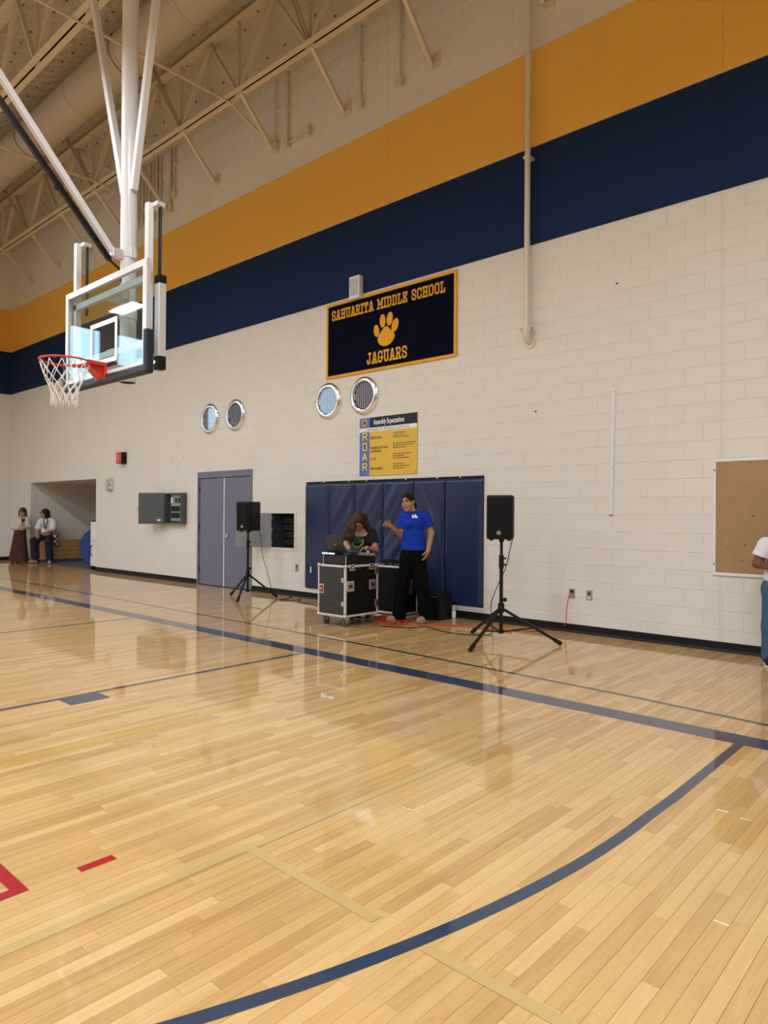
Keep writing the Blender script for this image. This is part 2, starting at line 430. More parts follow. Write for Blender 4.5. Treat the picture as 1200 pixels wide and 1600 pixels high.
while Z0+row*BH < ZC+0.5:
    z0 = Z0+row*BH; z1 = z0+BH
    if row == 0: z0 = 0.0
    zz = [(z0, z1)]
    if z0 < ZN0 < z1: zz = [(z0, ZN0)]
    elif z0 < ZN2 < z1: zz = [(ZN2, z1)]
    elif ZN0 <= z0 and z1 <= ZN2: row += 1; continue
    off = J0+(0 if row % 2 == 0 else BW/2)
    k0 = int(math.floor((XL-off)/BW)); x = off+k0*BW
    while x < XR:
        rs = [(max(x, XL), min(x+BW, XR), *zz[0])]
        for op in OPEN: rs = rect_sub(rs, op)
        for jx in JX: rs = rect_sub(rs, (jx-0.005, jx+0.005, -1, 20))
        for r in rs:
            if r[1]-r[0] > 0.02 and r[3]-r[2] > 0.02: blocks.append((r, len(rs) == 1 and abs(r[1]-r[0]-BW) < 1e-4 and abs(r[3]-r[2]-BH) < 1e-4))
        x += BW
    row += 1
def blk_area(r):
    q = []
    for X, Z in ((r[0],r[2]),(r[1],r[2]),(r[1],r[3]),(r[0],r[3])):
        px, py, z = project((X, D, Z))
        if z < .3 or not (0 <= px <= 1200 and 0 <= py <= 1600): return 0
        q.append((px, py))
    return abs(sum(q[i][0]*q[(i+1) % 4][1]-q[(i+1) % 4][0]*q[i][1] for i in range(4)))/2
HID = [(-8.9, -5.32, 0.2, 1.95), (-2.38, 0.1, .82, 2.04), (-8.4, -5.8, 3.7, 4.85), (-7.66, -6.5, 2.04, 2.94)]
def hidden(r): return any(h[0] <= r[0] and r[1] <= h[1] and h[2] <= r[2] and r[3] <= h[3] for h in HID)
full = [i for i in range(len(blocks)) if blocks[i][1] and not hidden(blocks[i][0])]
full.sort(key=lambda i: -blk_area(blocks[i][0])); big = set(full[:300])
proto = None; stuff = MB()
for i, (r, isfull) in enumerate(blocks):
    if i in big:
        if proto is None:
            m_ = MB(); block_geo(-BW/2, BW/2, -BH/2, BH/2, m_, 0.0); proto = m_.mesh('block'); proto.materials.append(M_BLOCK)
        o = bpy.data.objects.new('block', proto); COL.objects.link(o); o.parent = wall
        o.location = ((r[0]+r[1])/2, 0, (r[2]+r[3])/2)
    else: block_geo(*r, stuff)
o = stuff.build('blocks', M_BLOCK, wall); o['kind'] = 'stuff'
edges = [XL]+JX+[XR]
for k in range(len(edges)-1):
    a, b = edges[k]+0.0008, edges[k+1]-0.0008
    o = MB().box(a, b, D-0.006, D+0.003, ZN0, ZN1-0.004).build('band_panel', M_NAVY, wall, bevel=0.002); o['label'] = 'navy blue wall band'
    o = MB().box(a, b, D-0.006, D+0.003, ZN1+0.004, ZN2).build('band_panel', M_YEL, wall, bevel=0.002); o['label'] = 'golden yellow wall band'
# old anchor holes
mb = MB()
for px, py in ((279,697),(279,703),(270,715),(287,714),(279,729),(964,443),(837,643)):
    q = atY(px, py, D-0.001); mb.cyl(q, q+(0,0.0008,0), 0.013, n=8)
o = mb.build('anchor_holes', M_DARK, wall); o['kind'] = 'stuff'
# baseboard
bb = empty('baseboard_back', (0, D, 0), kind='structure')
for a, b in ((XL, -20.65), (-16.66, -12.225), (-10.43, XR)):
    MB().prism([(0,0),(0,0.102),(-0.006,0.102),(-0.009,0.03),(-0.022,0.004),(-0.022,0)], (a, D, 0), (0,1,0), (0,0,1), (b-a, 0, 0)).build('cove_base', M_BASE, bb)

# =================================================================== OTHER WALLS, ROOF
wl = empty('wall_left', (XL, 0, 0), kind='structure')
WIN = [(-5.8, -4.17, 4.95, 7.42), (-3.67, -1.9, 4.95, 7.42), (0.3, 1.05, 3.9, 6.0)]
rects = [(YB, D, 0, ZC+0.6)]
for w_ in WIN: rects = rect_sub(rects, w_)
mb = MB()
for a, b, c, d in rects: mb.box(XL-0.2, XL, a, b if b < D-.01 else D+.2, c, d)
mb.build('masonry_core', M_CREAMWALL, wl)
for (a, b, m_, nm) in ((ZN0, ZN1-.004, M_NAVY, 'navy'), (ZN1+.004, ZN2, M_YEL, 'gold')):
    rr = [(1.1, D, a, b), (YB, -5.85, a, b), (-1.85, .25, a, b)]
    for y0, y1, z0, z1 in rr: MB().box(XL, XL+0.006, y0, y1, z0, z1).build('band_panel', m_, wl)
mb = MB()
for rw in range(24):
    z0 = Z0+rw*BH; off = 0 if rw % 2 else BW/2
    y = D-off-BW if off else D-BW
    while y > 3.2:
        g = 0.0035
        mb.add([(XL+.0005,y+g,z0+g),(XL+.0005,y+BW-g,z0+g),(XL+.0005,y+BW-g,z0+BH-g),(XL+.0005,y+g,z0+BH-g),(XL+.004,y+g*2,z0+g*2),(XL+.004,y+BW-2*g,z0+2*g),(XL+.004,y+BW-2*g,z0+BH-2*g),(XL+.004,y+2*g,z0+BH-2*g)],
               [(4,5,6,7),(0,1,5,4),(1,2,6,5),(2,3,7,6),(3,0,4,7)])
        y -= BW
o = mb.build('blocks', M_BLOCK, wl); o['kind'] = 'stuff'
MB().box(XL, XL+0.012, YB, D, 0, 0.1).build('cove_base', M_BASE, wl)
for i, (y0, y1, z0, z1) in enumerate(WIN):
    w_ = empty('window_%d' % (i+1), (XL, (y0+y1)/2, z0), kind='structure')
    f = MB()
    for a, b, c, d in ((y0, y1, z0, z0+.06), (y0, y1, z1-.06, z1), (y0, y0+.06, z0, z1), (y1-.06, y1, z0, z1)): f.box(XL-0.12, XL+0.01, a, b, c, d)
    f.build('window_frame', M_ALU, w_)
    MB().box(XL-0.11, XL-0.09, y0+.05, y1-.05, z0+.05, z1-.05).build('pane', M_DAY, w_)
wr = empty('wall_right', (XR, 0, 0), kind='structure'); MB().box(XR, XR+0.2, YB, D, 0, ZC+.6).build('masonry_core', M_CREAMWALL, wr)
MB().box(XR-0.006, XR, YB, D, ZN0, ZN1).build('band_panel', M_NAVY, wr); MB().box(XR-0.006, XR, YB, D, ZN1, ZN2).build('band_panel', M_YEL, wr)
wf = empty('wall_front', (0, YB, 0), kind='structure'); MB().box(XL, XR, YB-0.2, YB, 0, ZC+.6).build('masonry_core', M_CREAMWALL, wf)
MB().box(XL, XR, YB, YB+0.006, ZN0, ZN1).build('band_panel', M_NAVY, wf); MB().box(XL, XR, YB, YB+0.006, ZN1, ZN2).build('band_panel', M_YEL, wf)
M_BOUNCECUT = mat('bounce_cut_brown', (.30, .20, .11), .5, var=.1)  # brown tiers added out of view to lessen bounce light on the long wall
for k in range(8): MB().box(XL+3, XR-3, YB+.001, YB+.6, .02+k*.45, .43+k*.45).build('bounce_cut_panel', M_BOUNCECUT, wf)
# alcove behind the long wall
al = empty('wall_alcove', (-18.6, D, 0), kind='structure')
A0, A1, AZ, AY = -20.65, -16.66, 2.253, D+4.2
MB().box(A0-0.15, A0, D+0.2, AY, 0, AZ).build('side_wall', M_CREAMWALL, al)
MB().box(A1, A1+0.15, D+0.2, AY, 0, AZ).build('side_wall', M_CREAMWALL, al)
MB().box(A0-0.15, A1+0.15, AY, AY+0.15, 0, AZ).build('end_wall', M_CREAMWALL, al)
MB().box(A0-0.15, A1+0.15, D+0.2, AY+0.15, AZ, AZ+0.15).build('soffit', M_CREAMWALL, al)
# roof
rf = empty('ceiling', (0, 0, ZC), kind='structure')
mb = MB(); ys = [D+0.1, 7.75, 7.45, 7.1, 6.7, 5.8, 4.5, 1.85, -0.8, -4, -8, YB-.1]
zs = [9.10, 9.27, 9.62, 9.98, 10.12, 10.16, 10.2, 10.24, 10.27, 10.3, 10.3, 10.3]
NX = 40
for j in range(len(ys)):
    for i in range(NX+1): mb.v.append((XL-.1+(XR-XL+.2)*i/NX, ys[j], zs[j]))
for j in range(len(ys)-1):
    for i in range(NX): a = j*(NX+1)+i; mb.f.append((a, a+1, a+NX+2, a+NX+1))
mb.build('insulation_facing', M_ROOF, rf, smooth=True)
MB().box(XL-.2, XR+.2, YB-.2, D+.2, 10.4, 10.6).build('roof_deck', M_STEELPAINT, rf)
mb = MB()
def roof_z(y): return float(np.interp(y, ys[::-1], zs[::-1]))
for i in range(70):
    for j in range(16):
        x = XL+0.3+i*0.42+(0.21 if j % 2 else 0)+random.uniform(-.07, .07); y = 7.6-j*0.36+random.uniform(-.06, .06)
        if x < 1: mb.cyl((x, y, roof_z(y)-0.012), (x, y, roof_z(y)+0.01), 0.022, n=6)
o = mb.build('insulation_pins', mat('pin_cap', (0.16, 0.12, 0.08), 0.6), rf); o['kind'] = 'stuff'

# =================================================================== ROOF STEEL
NODES = [-20.9+1.806*k for k in range(0, 14)]
NODES = [-9.868+1.806*k for k in range(-6, 7)]
ORD = ('first', 'second', 'third', 'fourth', 'fifth', 'sixth', 'seventh', 'eighth', 'ninth', 'tenth', 'eleventh', 'twelfth', 'thirteenth')
def joist(Y, label):
    t = empty('open_web_joist', (-10, Y, 8.65), label, 'joist', 'roof joists')
    zb = 8.65; zt = roof_z(Y)-0.06
    for s in (-1, 1):
        m_ = MB(); a = Y+s*0.003; b = Y+s*0.110
        m_.box(XL, 3, min(a, b), max(a, b), zb, zb+0.012); m_.box(XL, 3, min(a, a+s*.012), max(a, a+s*.012), zb, zb+0.10)
        m_.build('bottom_chord', M_STEELPAINT, t)
        MB().box(XL, 3, min(a, b), max(a, b), zt, zt+0.012).build('top_chord', M_STEELPAINT, t)
    for x in NODES:
        MB().bar((x, Y, zb+.02), (x, Y, zt), 0.07, 0.02, (1,0,0)).build('web', M_STEELPAINT, t)
        for dx in (-.9, .9):
            MB().bar((x+dx*0.06, Y, zb+.03), (x+dx, Y, zt), 0.05, 0.075, (0,1,0)).build('web', M_STEELPAINT, t)
        MB().box(x-0.10, x+0.10, Y-0.008, Y+0.008, zb-.004, zb+0.1).build('gusset', M_STEELPAINT, t)
    return t
joist(7.14, 'cream open-web roof joist running next to the long wall')
joist(4.52, 'cream open-web roof joist above the basketball hoop')
joist(1.88, 'cream open-web roof joist nearest the viewer, over the court')
for k, x in enumerate(NODES):
    t = empty('wall_brace', (x, D, 7.98), 'cream diagonal steel brace on the upper wall, %s from the far corner' % ORD[k], 'brace', 'joist braces along the upper wall')
    MB().bar((x, 7.19, 8.66), (x, D-0.03, 7.96), 0.06, 0.06, (1,0,0)).build('strut', M_STEELPAINT, t)
    MB().box(x-0.01, x+0.15, D-0.012, D, 7.88, 8.10).build('wall_plate', M_STEELPAINT, t)
    m_ = MB()
    for dz in (.06, .14): m_.cyl((x+0.09, D-0.012, 7.9+dz), (x+0.09, D-0.04, 7.9+dz), 0.018, n=6)
    m_.build('bolts', M_STEELPAINT, t)
for x, nm in ((-10.2, 'over the banner end'), (-14.85, 'towards the far corner')):
    t = empty('bridging_rod', (x, 4.5, 8.64), 'thin cream bridging angle crossing between two joists, '+nm, 'rod', 'bridging angles')
    MB().bar((x, 1.9, 8.64), (x, 7.14, 8.64), 0.035, 0.035).build('angle', M_STEELPAINT, t)
    MB().bar((x, 7.14, 8.64), (x+0.25, D-0.02, 8.12), 0.03, 0.03).build('tie', M_STEELPAINT, t)
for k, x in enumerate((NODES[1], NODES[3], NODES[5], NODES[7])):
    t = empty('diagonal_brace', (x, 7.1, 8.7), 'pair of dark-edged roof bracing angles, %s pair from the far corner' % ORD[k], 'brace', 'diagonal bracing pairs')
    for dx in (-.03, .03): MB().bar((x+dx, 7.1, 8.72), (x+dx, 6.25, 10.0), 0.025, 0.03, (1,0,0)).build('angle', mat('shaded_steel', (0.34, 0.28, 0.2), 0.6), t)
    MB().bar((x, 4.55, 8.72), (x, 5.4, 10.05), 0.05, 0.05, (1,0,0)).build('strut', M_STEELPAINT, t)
# duct
t = empty('spiral_duct', (-11, 6.0, 9.45), 'large round cream air duct hung between the roof joists', 'duct')
DY, DZ, DR = 6.02, 9.50, 0.365
MB().cyl((XL, DY, DZ), (2, DY, DZ), DR, n=40).build('duct_wall', M_DUCT, t, smooth=40)
for k in range(12):
    x = -21+k*1.9; MB().torus((x, DY, DZ), (1,0,0), DR+0.003, 0.008, 36, 6).build('seam_ring', M_DUCT, t, smooth=True)
m_ = MB()
for k in range(260):
    x = -21.5+k*0.085; an = math.radians(238)
    if k % 13 < 9: m_.ball((x, DY+(DR+.001)*math.cos(an), DZ+(DR+.001)*math.sin(an)), 0.010, 6, 4)
o = m_.build('rivets', mat('rivet', (0.8, 0.72, 0.5), 0.4), t); o['kind'] = 'stuff'
for k in range(5):
    x = -20+k*4.2; MB().torus((x, DY, DZ), (1,0,0), DR+0.012, 0.006, 36, 6).build('hanger_strap', M_DARK, t)
# conduits on the upper wall
def conduit(px, z0, z1, label, r=0.018, boxz=None, side=None):
    x = px; t = empty('conduit', (x, D, z0), label, 'conduit', 'conduits on the upper wall')
    MB().cyl((x, D-0.04, z0), (x, D-0.04, z1), r, n=10).build('pipe', M_STEELPAINT, t, smooth=40)
    MB().box(x-0.05, x+0.05, D-0.075, D, z0-0.13, z0+0.02).build('junction_box', M_STEELPAINT, t, bevel=.004)
    m_ = MB()
    for zz in np.arange(z0+0.6, z1, 0.75): m_.box(x-0.045, x+0.045, D-0.05, D, zz, zz+0.03)
    if len(m_.v): m_.build('clips', M_STEELPAINT, t)
    if side:
        MB().cyl((x, D-.04, z0-.05), (x+side, D-.04, z0-.05), r, n=8).build('branch_pipe', M_STEELPAINT, t)
        MB().box(x+side-.02, x+side+.1, D-.08, D, z0-.12, z0+.06).build('branch_box', M_STEELPAINT, t, bevel=.004)
conduit(-7.68, 7.98, 9.2, 'cream conduit ending in a box left of the wall control joint, above the banner')
conduit(-6.85, 7.98, 9.2, 'cream conduit ending in a box right of the wall control joint, above the banner')
conduit(-9.46, 7.98, 9.2, 'cream conduit with a short side branch and two boxes under the joist', side=0.5)
conduit(-9.80, 8.05, 9.2, 'thin cream conduit beside a joist brace, left of the branching conduit', r=0.012)
for k in range(10):
    x = -14.75+k*0.15+(0.25 if k > 7 else 0)
    conduit(x, 7.95+(0.25 if k % 3 == 0 else 0), 9.15, '%s conduit from the left in the bank behind the backboard mast' % ORD[k], r=0.022 if k % 2 else 0.03)
# =================================================================== LAMPS
k = 0
LZ = 6.7
ROWN = {2.1: 'the row over the hoop lane', -1.8: 'the second row', -6.0: 'the third row', -10.2: 'the back row'}
for y in (2.1, -1.8, -6.0, -10.2):
    for j, x in enumerate((-16.9, -12.7, -8.5, -4.3, -0.1, 4.1)):
        t = empty('high_bay_lamp', (x, y, LZ), '%s high-bay lamp from the far wall, in %s' % (('first', 'second', 'third', 'fourth', 'fifth', 'sixth')[j], ROWN[y]), 'lamp', 'high-bay lamps')
        m_ = MB().box(x-0.65, x+0.65, y-0.22, y+0.22, LZ+.02, LZ+.09)
        for a_, b_, c_, d_ in ((-.65, .65, -.22, -.20), (-.65, .65, .20, .22), (-.65, -.63, -.2, .2), (.63, .65, -.2, .2)): m_.box(x+a_, x+b_, y+c_, y+d_, LZ-.03, LZ+.02)
        m_.build('housing', M_LAMPBODY, t)
        MB().add([(x-.6,y-.18,LZ-.005),(x+.6,y-.18,LZ-.005),(x+.6,y+.18,LZ-.005),(x-.6,y+.18,LZ-.005)], [(0,3,2,1)]).build('lens', M_LAMP, t)
        m_ = MB()
        for dx in (-.5, .5): m_.cyl((x+dx, y, LZ+.09), (x+dx, y, roof_z(y)), 0.006, n=5)
        m_.build('hanger_wire', M_STEELPAINT, t)
#@@PART2
# =================================================================== DOOR
dr = empty('door_1', (-11.33, D, 0), kind='structure')
X0, X1, ZT = -12.225, -10.43, 2.253
for a, b, c, d in ((X0, X0+0.05, 0, ZT), (X1-0.05, X1, 0, ZT), (X0+.05, X1-.05, 2.133, ZT)):
    MB().box(a, b, D-0.012, D+0.14, c, d).build('frame_member', M_DOOR, dr, bevel=.003)
xm = (X0+X1)/2
for a, b in ((X0+0.053, xm-0.008), (xm+0.008, X1-0.053)):
    leaf = MB().box(a, b, D+0.018, D+0.062, 0.012, 2.128).build('leaf', M_DOOR, dr, bevel=.003)
    hx = X0+0.045 if a < xm-.1 else X1-0.06
    for z in (0.25, 1.1, 1.85): MB().box(hx, hx+0.016, D+0.004, D+0.02, z, z+0.11).build('hinge', M_BLACKMETAL, leaf)
    if a > xm-.1:
        q = (a+0.07, D+0.018, 1.0)
        MB().cyl(q, V3(q)-(0,0.012,0), 0.04, n=20).build('handle_rose', M_CHROME, leaf, smooth=40)
        MB().tube([V3(q)-(0,.01,0), V3(q)-(0,.055,0), V3(q)+(0.02,-.065,0), V3(q)+(0.12,-.06,0)], 0.011, 10).build('lever', M_CHROME, leaf, smooth=40)
MB().box(xm-0.012, xm+0.012, D+0.006, D+0.02, 0.012, 2.128).build('astragal', M_WHITE, dr)
MB().box(X0, X1, D+0.14, D+0.16, 0, ZT).build('backing', M_DARK, dr)

# =================================================================== WALL-HUNG THINGS
# vertical pipe
t = empty('drain_pipe', (-4.68, D, 3.75), 'long cream vertical pipe fixed to the wall right of the banner', 'pipe')
px_, yy = -4.62, D-0.10
MB().cyl((px_, yy, 3.80), (px_, yy, 9.2), 0.037, n=18).build('pipe', mat('cream_pipe', (0.74, 0.68, 0.6), 0.4), t, smooth=40)
e = MB().tube([(px_, yy, 3.84), (px_, yy, 3.74), (px_, yy+0.03, 3.69), (px_, D, 3.66)], 0.045, 12).build('elbow', MATS['cream_pipe'], t, smooth=40)
for dz, nm in ((3.82, 0), (3.80, 1)):
    pass
m_ = MB(); m_.box(px_-.075, px_+.075, yy-.02, yy+.02, 3.79, 3.85); m_.build('coupling', MATS['cream_pipe'], t, bevel=.008)
for s_ in (-1, 1): MB().cyl((px_+s_*0.065, yy-.035, 3.82), (px_+s_*0.065, yy+.035, 3.82), 0.014, n=8).build('coupling_bolt', M_STEELPLATE, t)
MB().cyl((px_, D, 3.66), (px_, D-0.02, 3.66), 0.075, n=18).build('wall_flange', MATS['cream_pipe'], t, smooth=40)
for z in (6.0, 8.3): MB().box(px_-.045, px_+.045, yy-.04, D, z, z+0.03).build('pipe_clamp', MATS['cream_pipe'], t)

# banner
BX0, BX1, BZ0, BZ1 = -8.44, -5.785, 3.655, 4.88
t = empty('banner', ((BX0+BX1)/2, D, BZ0), 'dark navy felt school banner with gold border and paw print', 'banner')
BYF = D-0.022
MB().box(BX0+.03, BX1-.03, BYF, BYF+0.01, BZ0+.03, BZ1-.03).build('field', M_BANNER, t)
for a, b, c, d in frame4(BX0, BX1, BZ0, BZ1, .045):
    MB().box(a, b, BYF-0.003, BYF+0.012, c, d).build('border', M_GOLD, t, bevel=.002)
l, r, b, tp = .10, .60, .085, .915
def SV(x, a=b, c=tp): return [(x, a), (x, c)]
def SF(x, y, h=.13): return [(x-h, y), (x+h, y)]
GL = {
 'S': (.70, [[(r,.68),(r,.80),(.50,tp),(.20,tp),(l,.80),(l,.66),(.20,.55),(.50,.45),(r,.34),(r,.2),(.5,b),(.2,b),(l,.2),(l,.32)]]),
 'A': (.74, [[(.13,b),(.30,tp),(.44,tp),(.61,b)], [(.22,.33),(.52,.33)], SF(.13,b,.12), SF(.61,b,.12)]),
 'H': (.76, [SV(.17), SV(.59), [(.17,.5),(.59,.5)], SF(.17,b), SF(.17,tp), SF(.59,b), SF(.59,tp)]),
 'U': (.74, [[(.16,tp),(.16,.22),(.27,b),(.47,b),(.58,.22),(.58,tp)], SF(.16,tp), SF(.58,tp)]),
 'R': (.74, [SV(.17), [(.05,tp),(.48,tp),(.60,.82),(.60,.62),(.48,.5),(.17,.5)], [(.42,.5),(.60,b)], SF(.17,b), SF(.62,b,.09)]),
 'I': (.40, [SV(.20), SF(.20,b,.17), SF(.20,tp,.17)]),
 'T': (.72, [[(.08,tp),(.64,tp)], SV(.36), SF(.36,b,.16), [(.08,tp),(.08,.70)], [(.64,tp),(.64,.70)]]),
 'M': (.92, [SV(.17), SV(.75), [(.17,tp),(.46,.35),(.75,tp)], SF(.17,b,.14), SF(.75,b,.14), SF(.12,tp,.08), SF(.80,tp,.08)]),
 'D': (.72, [SV(.17), [(.05,tp),(.46,tp),(.60,.78),(.60,.22),(.46,b),(.05,b)]]),
 'L': (.66, [SV(.19), SF(.19,tp,.15), [(.06,b),(.58,b)], [(.58,b),(.58,.33)]]),
 'E': (.68, [SV(.17), [(.05,tp),(.60,tp)], [(.05,b),(.60,b)], [(.17,.5),(.44,.5)], [(.60,tp),(.60,.70)], [(.60,b),(.60,.30)], [(.44,.38),(.44,.62)]]),
 'C': (.70, [[(r,.66),(r,.78),(.48,tp),(.22,tp),(l,.78),(l,.22),(.22,b),(.48,b),(r,.22),(r,.34)]]),
 'O': (.70, [[(.48,tp),(.22,tp),(l,.78),(l,.22),(.22,b),(.48,b),(r,.22),(r,.78),(.48,tp)]]),
 'J': (.66, [[(l,.34),(l,.2),(.2,b),(.33,b),(.44,.2),(.44,tp)], SF(.44,tp,.16)]),
 'G': (.72, [[(r,.66),(r,.78),(.48,tp),(.22,tp),(l,.78),(l,.22),(.22,b),(.48,b),(r,.22),(r,.42)], [(.38,.42),(.68,.42)]]),
 ' ': (.42, []),
}
STK = [0]
def stroke(mb, path, th, o, u, v, w):
    w0 = V3(w)
    for i in range(len(path)-1):
        a = np.array(path[i]); c = np.array(path[i+1]); d = (c-a)/np.linalg.norm(c-a); n = np.array((-d[1], d[0]))*th/2
        e = d*th*(0.5 if abs(d[0]) < .01 or abs(d[1]) < .01 else 0.25)
        a2 = a-e if i == 0 else a; c2 = c+e if i == len(path)-2 else c
        STK[0] = (STK[0]+1) % 23; w = w0*(1+.012*STK[0])
        mb.prism([tuple(a2-n), tuple(c2-n), tuple(c2+n), tuple(a2+n)], o, u, v, w)
        if i > 0:
            STK[0] = (STK[0]+1) % 23; w = w0*(1+.012*STK[0]); k = 8; mb.prism([(a[0]+th*.5*math.cos(2*math.pi*(q+.5)/k), a[1]+th*.5*math.sin(2*math.pi*(q+.5)/k)) for q in range(k)], o, u, v, w)
def varsity(txt, x0, x1, z, h, y, parent, m, th=.168, thick=0.003, gap=.10):
    tot = sum(GL[c][0] for c in txt)+gap*(len(txt)-1); sx = (x1-x0)/tot; x = x0
    for c in txt:
        if c != ' ':
            mb = MB()
            for p_ in GL[c][1]: stroke(mb, p_, th, (x, y, z), (sx, 0, 0), (0, 0, h), (0, -thick, 0))
            mb.build('letter', m, parent)
        x += (GL[c][0]+gap)*sx
# lettering follows a shallow arch-free baseline
varsity('SAHUARITA MIDDLE SCHOOL', BX0+0.13, BX1-0.20, BZ1-0.285, 0.165, BYF, t, M_GOLD)
varsity('JAGUARS', BX0+0.93, BX1-0.90, BZ0+0.115, 0.185, BYF, t, M_GOLD)
def ellipse(cx, cz, a, c, rot, n=24):
    R = math.radians(rot)
    return [(cx+a*math.cos(2*math.pi*i/n)*math.cos(R)-c*math.sin(2*math.pi*i/n)*math.sin(R), cz+a*math.cos(2*math.pi*i/n)*math.sin(R)+c*math.sin(2*math.pi*i/n)*math.cos(R)) for i in range(n)]
pcx, pcz = (BX0+BX1)/2, BZ1-.735
for dx, dz, a, c, ro in ((-.195, .125, .056, .098, 12), (-.070, .258, .060, .104, 4), (.076, .265, .062, .104, -8), (.184, .150, .066, .106, -22)):
    MB().prism(ellipse(pcx+dx, pcz+dz, a, c, ro), (0, BYF, 0), (1,0,0), (0,0,1), (0,-.003,0)).build('paw_toe', M_GOLD, t)
pp = [(.014,.166), (.098,.092), (.178,.012), (.148,-.069), (.07,-.124), (-.036,-.134), (-.13,-.092), (-.17,-.021), (-.14,.046), (-.07,.128)]
pad = []
for i_ in range(len(pp)):
    p0, p1, p2, p3 = [np.array(pp[(i_+d_) % len(pp)]) for d_ in (-1, 0, 1, 2)]
    for q_ in range(5):
        u_ = q_/5; c_ = .5*((2*p1)+(-p0+p2)*u_+(2*p0-5*p1+4*p2-p3)*u_*u_+(-p0+3*p1-3*p2+p3)*u_**3); pad.append((pcx+c_[0], pcz+c_[1]))
MB().prism(pad, (0, BYF, 0), (1,0,0), (0,0,1), (0,-.003,0)).build('paw_pad', M_GOLD, t)

# white wall speaker above banner
q = atY(560, 450, D)
t = empty('wall_speaker', (q[0], D, 4.9), 'small white louvred wall speaker peeking above the banner', 'speaker')
MB().box(q[0]-.115, q[0]+.115, D-0.10, D-.006, 4.84, 5.20).build('cabinet', M_WHITE, t, bevel=.012)
for k in range(9): MB().box(q[0]-.09, q[0]+.09, D-0.104, D-0.10, 4.90+k*.03, 4.912+k*.03).build('louvre', M_GREYLIGHT, t)

# round windows
def porthole(px, py, label, k):
    q = atY(px, py, D); x, z = q[0], 3.30
    t = empty('porthole_window', (x, D, z), label, 'window', 'round wall windows')
    m_ = MB(); n = 40
    prof = [(0.215, .0), (0.215, -.030), (0.225, -.045), (0.245, -.050), (0.275, -.044), (0.297, -.028), (0.302, 0.0)]
    for rr, dy in prof:
        for i in range(n): m_.v.append((x+rr*math.cos(2*math.pi*i/n), D+dy, z+rr*math.sin(2*math.pi*i/n)))
    for j in range(len(prof)-1):
        for i in range(n): m_.f.append((j*n+i, j*n+(i+1) % n, (j+1)*n+(i+1) % n, (j+1)*n+i))
    m_.f = [f[::-1] for f in m_.f]
    m_.build('rim_ring', M_CHROME, t, smooth=35)
    MB().cyl((x, D-0.001, z), (x, D-0.003, z), 0.216, n=36).build('backing', mat('dark_interior', (0.012, 0.016, 0.024), 0.6), t)
    for i in range(11):
        xx = -0.2+i*0.040; hh = math.sqrt(max(0.001, 0.205**2-xx**2))
        MB().obox((x+xx, D-0.014, z), (0.0115, -0.003, 0), (0.0003, 0.001, 0), (0, 0, hh)).build('blind_slat', mat('blind_slat_grey', srgb(205, 208, 218), 0.5), t)
    MB().cyl((x, D-0.026, z), (x, D-0.029, z), 0.2145, n=36).build('pane', M_WINGLASS, t)
porthole(329, 653.5, 'round steel-rimmed window with blind, farthest left of the four, over the grey doors', 0)
porthole(369, 649, 'round steel-rimmed window with blind, second from the left, over the grey doors', 1)
porthole(514, 627, 'round steel-rimmed window with blind, under the left end of the banner', 2)
porthole(570, 618.5, 'round steel-rimmed window with blind, largest in view, just above the yellow sign', 3)

# expectations sign
SX0, SX1, SZ0, SZ1 = -7.665, -6.49, 2.033, 2.94
t = empty('assembly_sign', ((SX0+SX1)/2, D, SZ0), 'yellow and blue assembly expectations sign above the wall pads', 'sign')
YS = D-0.012; SW = SX1-SX0; SH = SZ1-SZ0
M_SYEL = mat('sign_yellow', srgb(226, 184, 62), 0.35, var=.03); M_SBLUE = mat('sign_blue', srgb(84, 116, 196), 0.35, var=.03)
M_SDARK = mat('sign_dark', srgb(26, 32, 48), 0.22, var=.05); M_SWHITE = mat('sign_white', (.85, .85, .88), 0.35, var=.02); M_INK = mat('sign_ink', srgb(40, 36, 24), 0.5, var=.05)
MB().box(SX0, SX1, YS, D-0.001, SZ0, SZ1).build('board', M_SYEL, t)
bx = SX0+SW*0.185
MB().box(SX0, bx, YS-.001, YS, SZ0, SZ1).build('blue_strip', M_SBLUE, t)
MB().box(bx, SX1, YS-.001, YS, SZ1-SH*.175, SZ1).build('header', M_SDARK, t)
MB().box(SX0, SX1, YS-.0018, YS, SZ1-SH*.245, SZ1-SH*.175).build('white_strip', M_SWHITE, t)
def sign_text(txt, fx, fz, size, m, **kw):
    text_mb(txt, (SX0+SW*fx, YS-.0025, SZ1-SH*fz), (1,0,0), (0,0,1), (0,0,0), size, **kw).build('lettering', m, t)
sign_text('Assembly Expectations', .255, .125, .112, M_SWHITE, bold=.002, xscale=.60)
sign_text('SAHUARITA MIDDLE SCHOOL', .125, .235, .060, M_INK, xscale=1.0, spacing=1.12)
for i, c in enumerate('ROAR'):
    zc = SZ1-SH*(.325+.175*i)-.065
    for th, mm, dy in ((.28, M_INK, .0015), (.15, mat('sign_letter', srgb(240, 214, 130), .4), .003)):
        mb = MB()
        G2 = {'R': [[(.14,b),(.14,tp),(.5,tp),(.60,.82),(.60,.62),(.5,.5),(.14,.5)], [(.42,.5),(.62,b)]], 'O': [[(.12,b),(.12,tp),(.58,tp),(.58,b),(.12,b)]], 'A': [[(.08,b),(.35,tp),(.62,b)], [(.2,.35),(.5,.35)]]}[c]
        for p_ in G2: stroke(mb, p_, th, (SX0+.055, YS-dy, zc), (.175, 0, 0), (0, 0, .135), (0, -.0008, 0))
        mb.build('initial_letter', mm, t)
